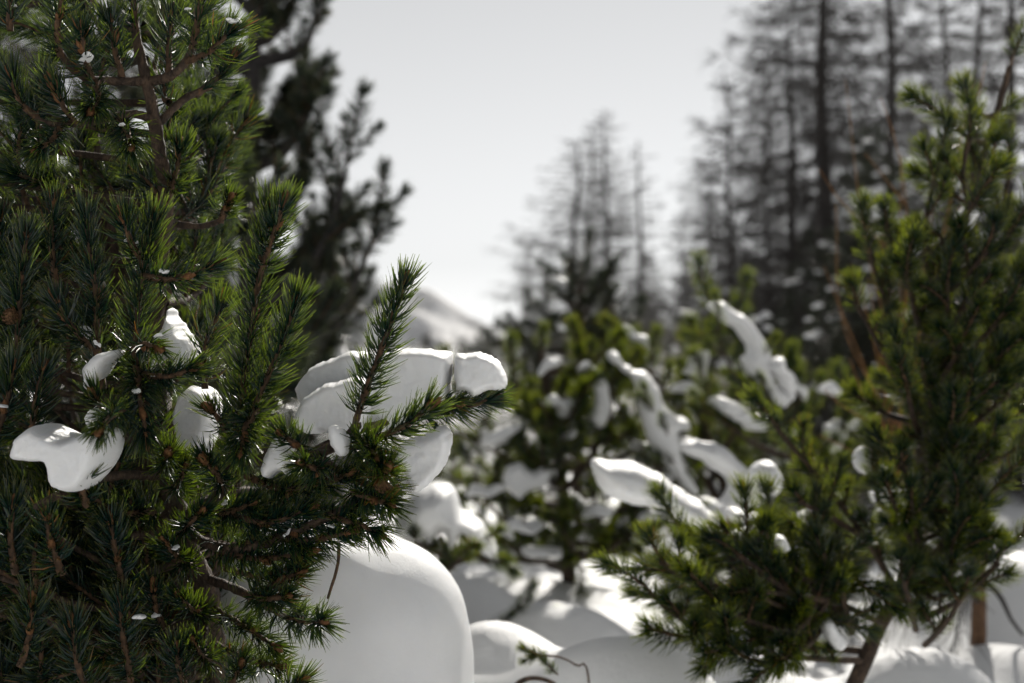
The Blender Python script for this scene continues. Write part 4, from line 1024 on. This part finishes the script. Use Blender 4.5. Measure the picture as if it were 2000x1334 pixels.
for k in range(26):                               # the far wood under the mountain
    px = 560 + k * 22 + rs.normal() * 12; d = rs.uniform(24, 42); top = rs.uniform(648, 690)
    b = P(px, 715, d); zz = float(gz(b[0], b[1])); h = P(px, top, d)[2] - zz
    t_ = root('conifer_tree', (b[0], b[1], zz - .05), 'far dark conifer in the wood under the mountain', 'tree', 'far conifers under the mountain')
    t_.rotation_euler = (0, 0, rs.rand() * 6.28); t_.scale = (h / 4 * 1.3, h / 4 * 1.3, h / 4)
    for nm, me in zip(('trunk', 'crown'), CV[k % 2]):
        o = bpy.data.objects.new(nm, me); COL.objects.link(o); o.parent = t_

# ------------------------------------------------------------------ orange willow stems, small larch stem, sapling
def willow():
    base = P(1745, 1000, 4.3); base[2] = float(gz(base[0], base[1]))
    t = root('willow_shrub', base, 'leafless shrub of thin orange stems beside the right-hand pine', 'shrub')
    def st(pts, r=.007): branch(t, PL(pts), r * .36, .0012, .03, 'stem', ORANGE, 5, .06)
    st([(1745, 1000, 4.3), (1730, 850, 4.2), (1690, 720, 4.2), (1640, 600, 4.2), (1610, 520, 4.2)])
    st([(1750, 1000, 4.3), (1745, 860, 4.2), (1700, 640, 4.2), (1680, 560, 4.2)])
    st([(1755, 1000, 4.3), (1760, 800, 4.2), (1770, 560, 4.2), (1770, 400, 4.2), (1750, 280, 4.2), (1720, 190, 4.2)], .010)
    st([(1770, 400, 4.2), (1730, 350, 4.2), (1690, 300, 4.2)], .005)
    st([(1768, 520, 4.2), (1700, 450, 4.2), (1640, 390, 4.2), (1600, 330, 4.2)], .006)
    st([(1760, 1000, 4.3), (1790, 700, 4.2), (1850, 420, 4.2), (1880, 260, 4.2), (1900, 150, 4.2)], .009)
    st([(1880, 260, 4.2), (1910, 190, 4.2), (1925, 120, 4.2)], .006)
    st([(1740, 900, 4.3), (1700, 830, 4.2), (1640, 790, 4.2), (1610, 760, 4.2)], .005)
    st([(1745, 940, 4.3), (1720, 820, 4.2), (1690, 780, 4.2), (1660, 700, 4.2)], .005)
    st([(1740, 950, 4.3), (1660, 880, 4.2), (1600, 850, 4.2)], .005)
    for k in range(9):
        x = rs.uniform(1580, 1900); y = rs.uniform(120, 640)
        st([(1750 + rs.normal() * 60, 900, 4.35), ((1750 + x) / 2 + rs.normal() * 20, (900 + y) / 2, 4.3), (x, y, 4.3)], .0045)
willow()
def small_larch():
    b = P(1910, 1275, 4.4); b[2] = float(gz(b[0], b[1])) - .05
    t = root('larch_tree', b, 'slender larch stem with orange bark and hanging bare twigs', 'tree')
    _, p, L = branch(t, np.vstack([b[None], PL([(1912, 1200, 4.4), (1912, 1080, 4.4), (1918, 950, 4.4), (1928, 820, 4.4), (1935, 720, 4.4)])]), .026, .008, .03, 'trunk', bark_mat('larch_orange_bark', (.06, .03, .017), (.13, .072, .04), (.22, .13, .075), 60, .9), 8, .1)
    for k in range(30):
        i = int(rs.uniform(.15, .99) * (len(p) - 1)); a = p[i]; az = rs.rand() * 6.28; ln = rs.uniform(.2, .55)
        dv = np.array([math.cos(az), math.sin(az), 0])
        _, q, l = branch(t, [a, a + dv * ln * .5 + [0, 0, .04], a + dv * ln + [0, 0, -.12]], .006, .002, .03, 'branch', LARCHT, 5)
        mb = MB(); n = 34; j = rs.randint(2, len(q), n); d0 = nrm(nrm(np.gradient(q, axis=0))[j] + rs.normal(0, .6, (n, 3)) + [0, 0, -.3])
        mb.needles(q[j], d0, nrm(d0 + [0, 0, -.3]), rs.uniform(.05, .2, n), .003)
        obj('twigs', mb.mesh('twigs', LARCHT, attrs=False), _)
    branch(t, PL([(1914, 1130, 4.4), (1950, 1160, 4.38), (1975, 1210, 4.36), (1998, 1240, 4.35)]), .009, .005, .03, 'branch', LARCHT, 6)
small_larch()
def sapling():
    b = P(1160, 1345, 2.95); b[2] = float(gz(b[0], b[1])) - .02
    t = root('pine_sapling', b, 'tiny pine twig curving out of the snow at the bottom', 'sapling')
    _, p, L = branch(t, np.vstack([b[None], PL([(1150, 1330, 2.95), (1125, 1300, 2.93), (1095, 1284, 2.9), (1065, 1280, 2.88)])]), .003, .002, .012, 'stem', TWIG, 6, .15)
    for px, py, dx, dz, s in ((1075, 1282, -1, .1, .5), (1060, 1280, -1, .25, .45), (1090, 1318, -.6, .5, .45), (1050, 1284, -1, -.1, .4)):
        put_shoot(t, V_MID[:2], P(px, py, 2.88), nrm(np.array([dx, -.2, dz])), s)
    branch(t, PL([(1000, 1352, 2.9), (1015, 1332, 2.9), (1045, 1324, 2.9), (1080, 1334, 2.9), (1095, 1352, 2.9)]), .006, .004, .012, 'stem', BARK, 7, .12)  # dark edge of a hole in the snow, added as a bark tube
sapling()
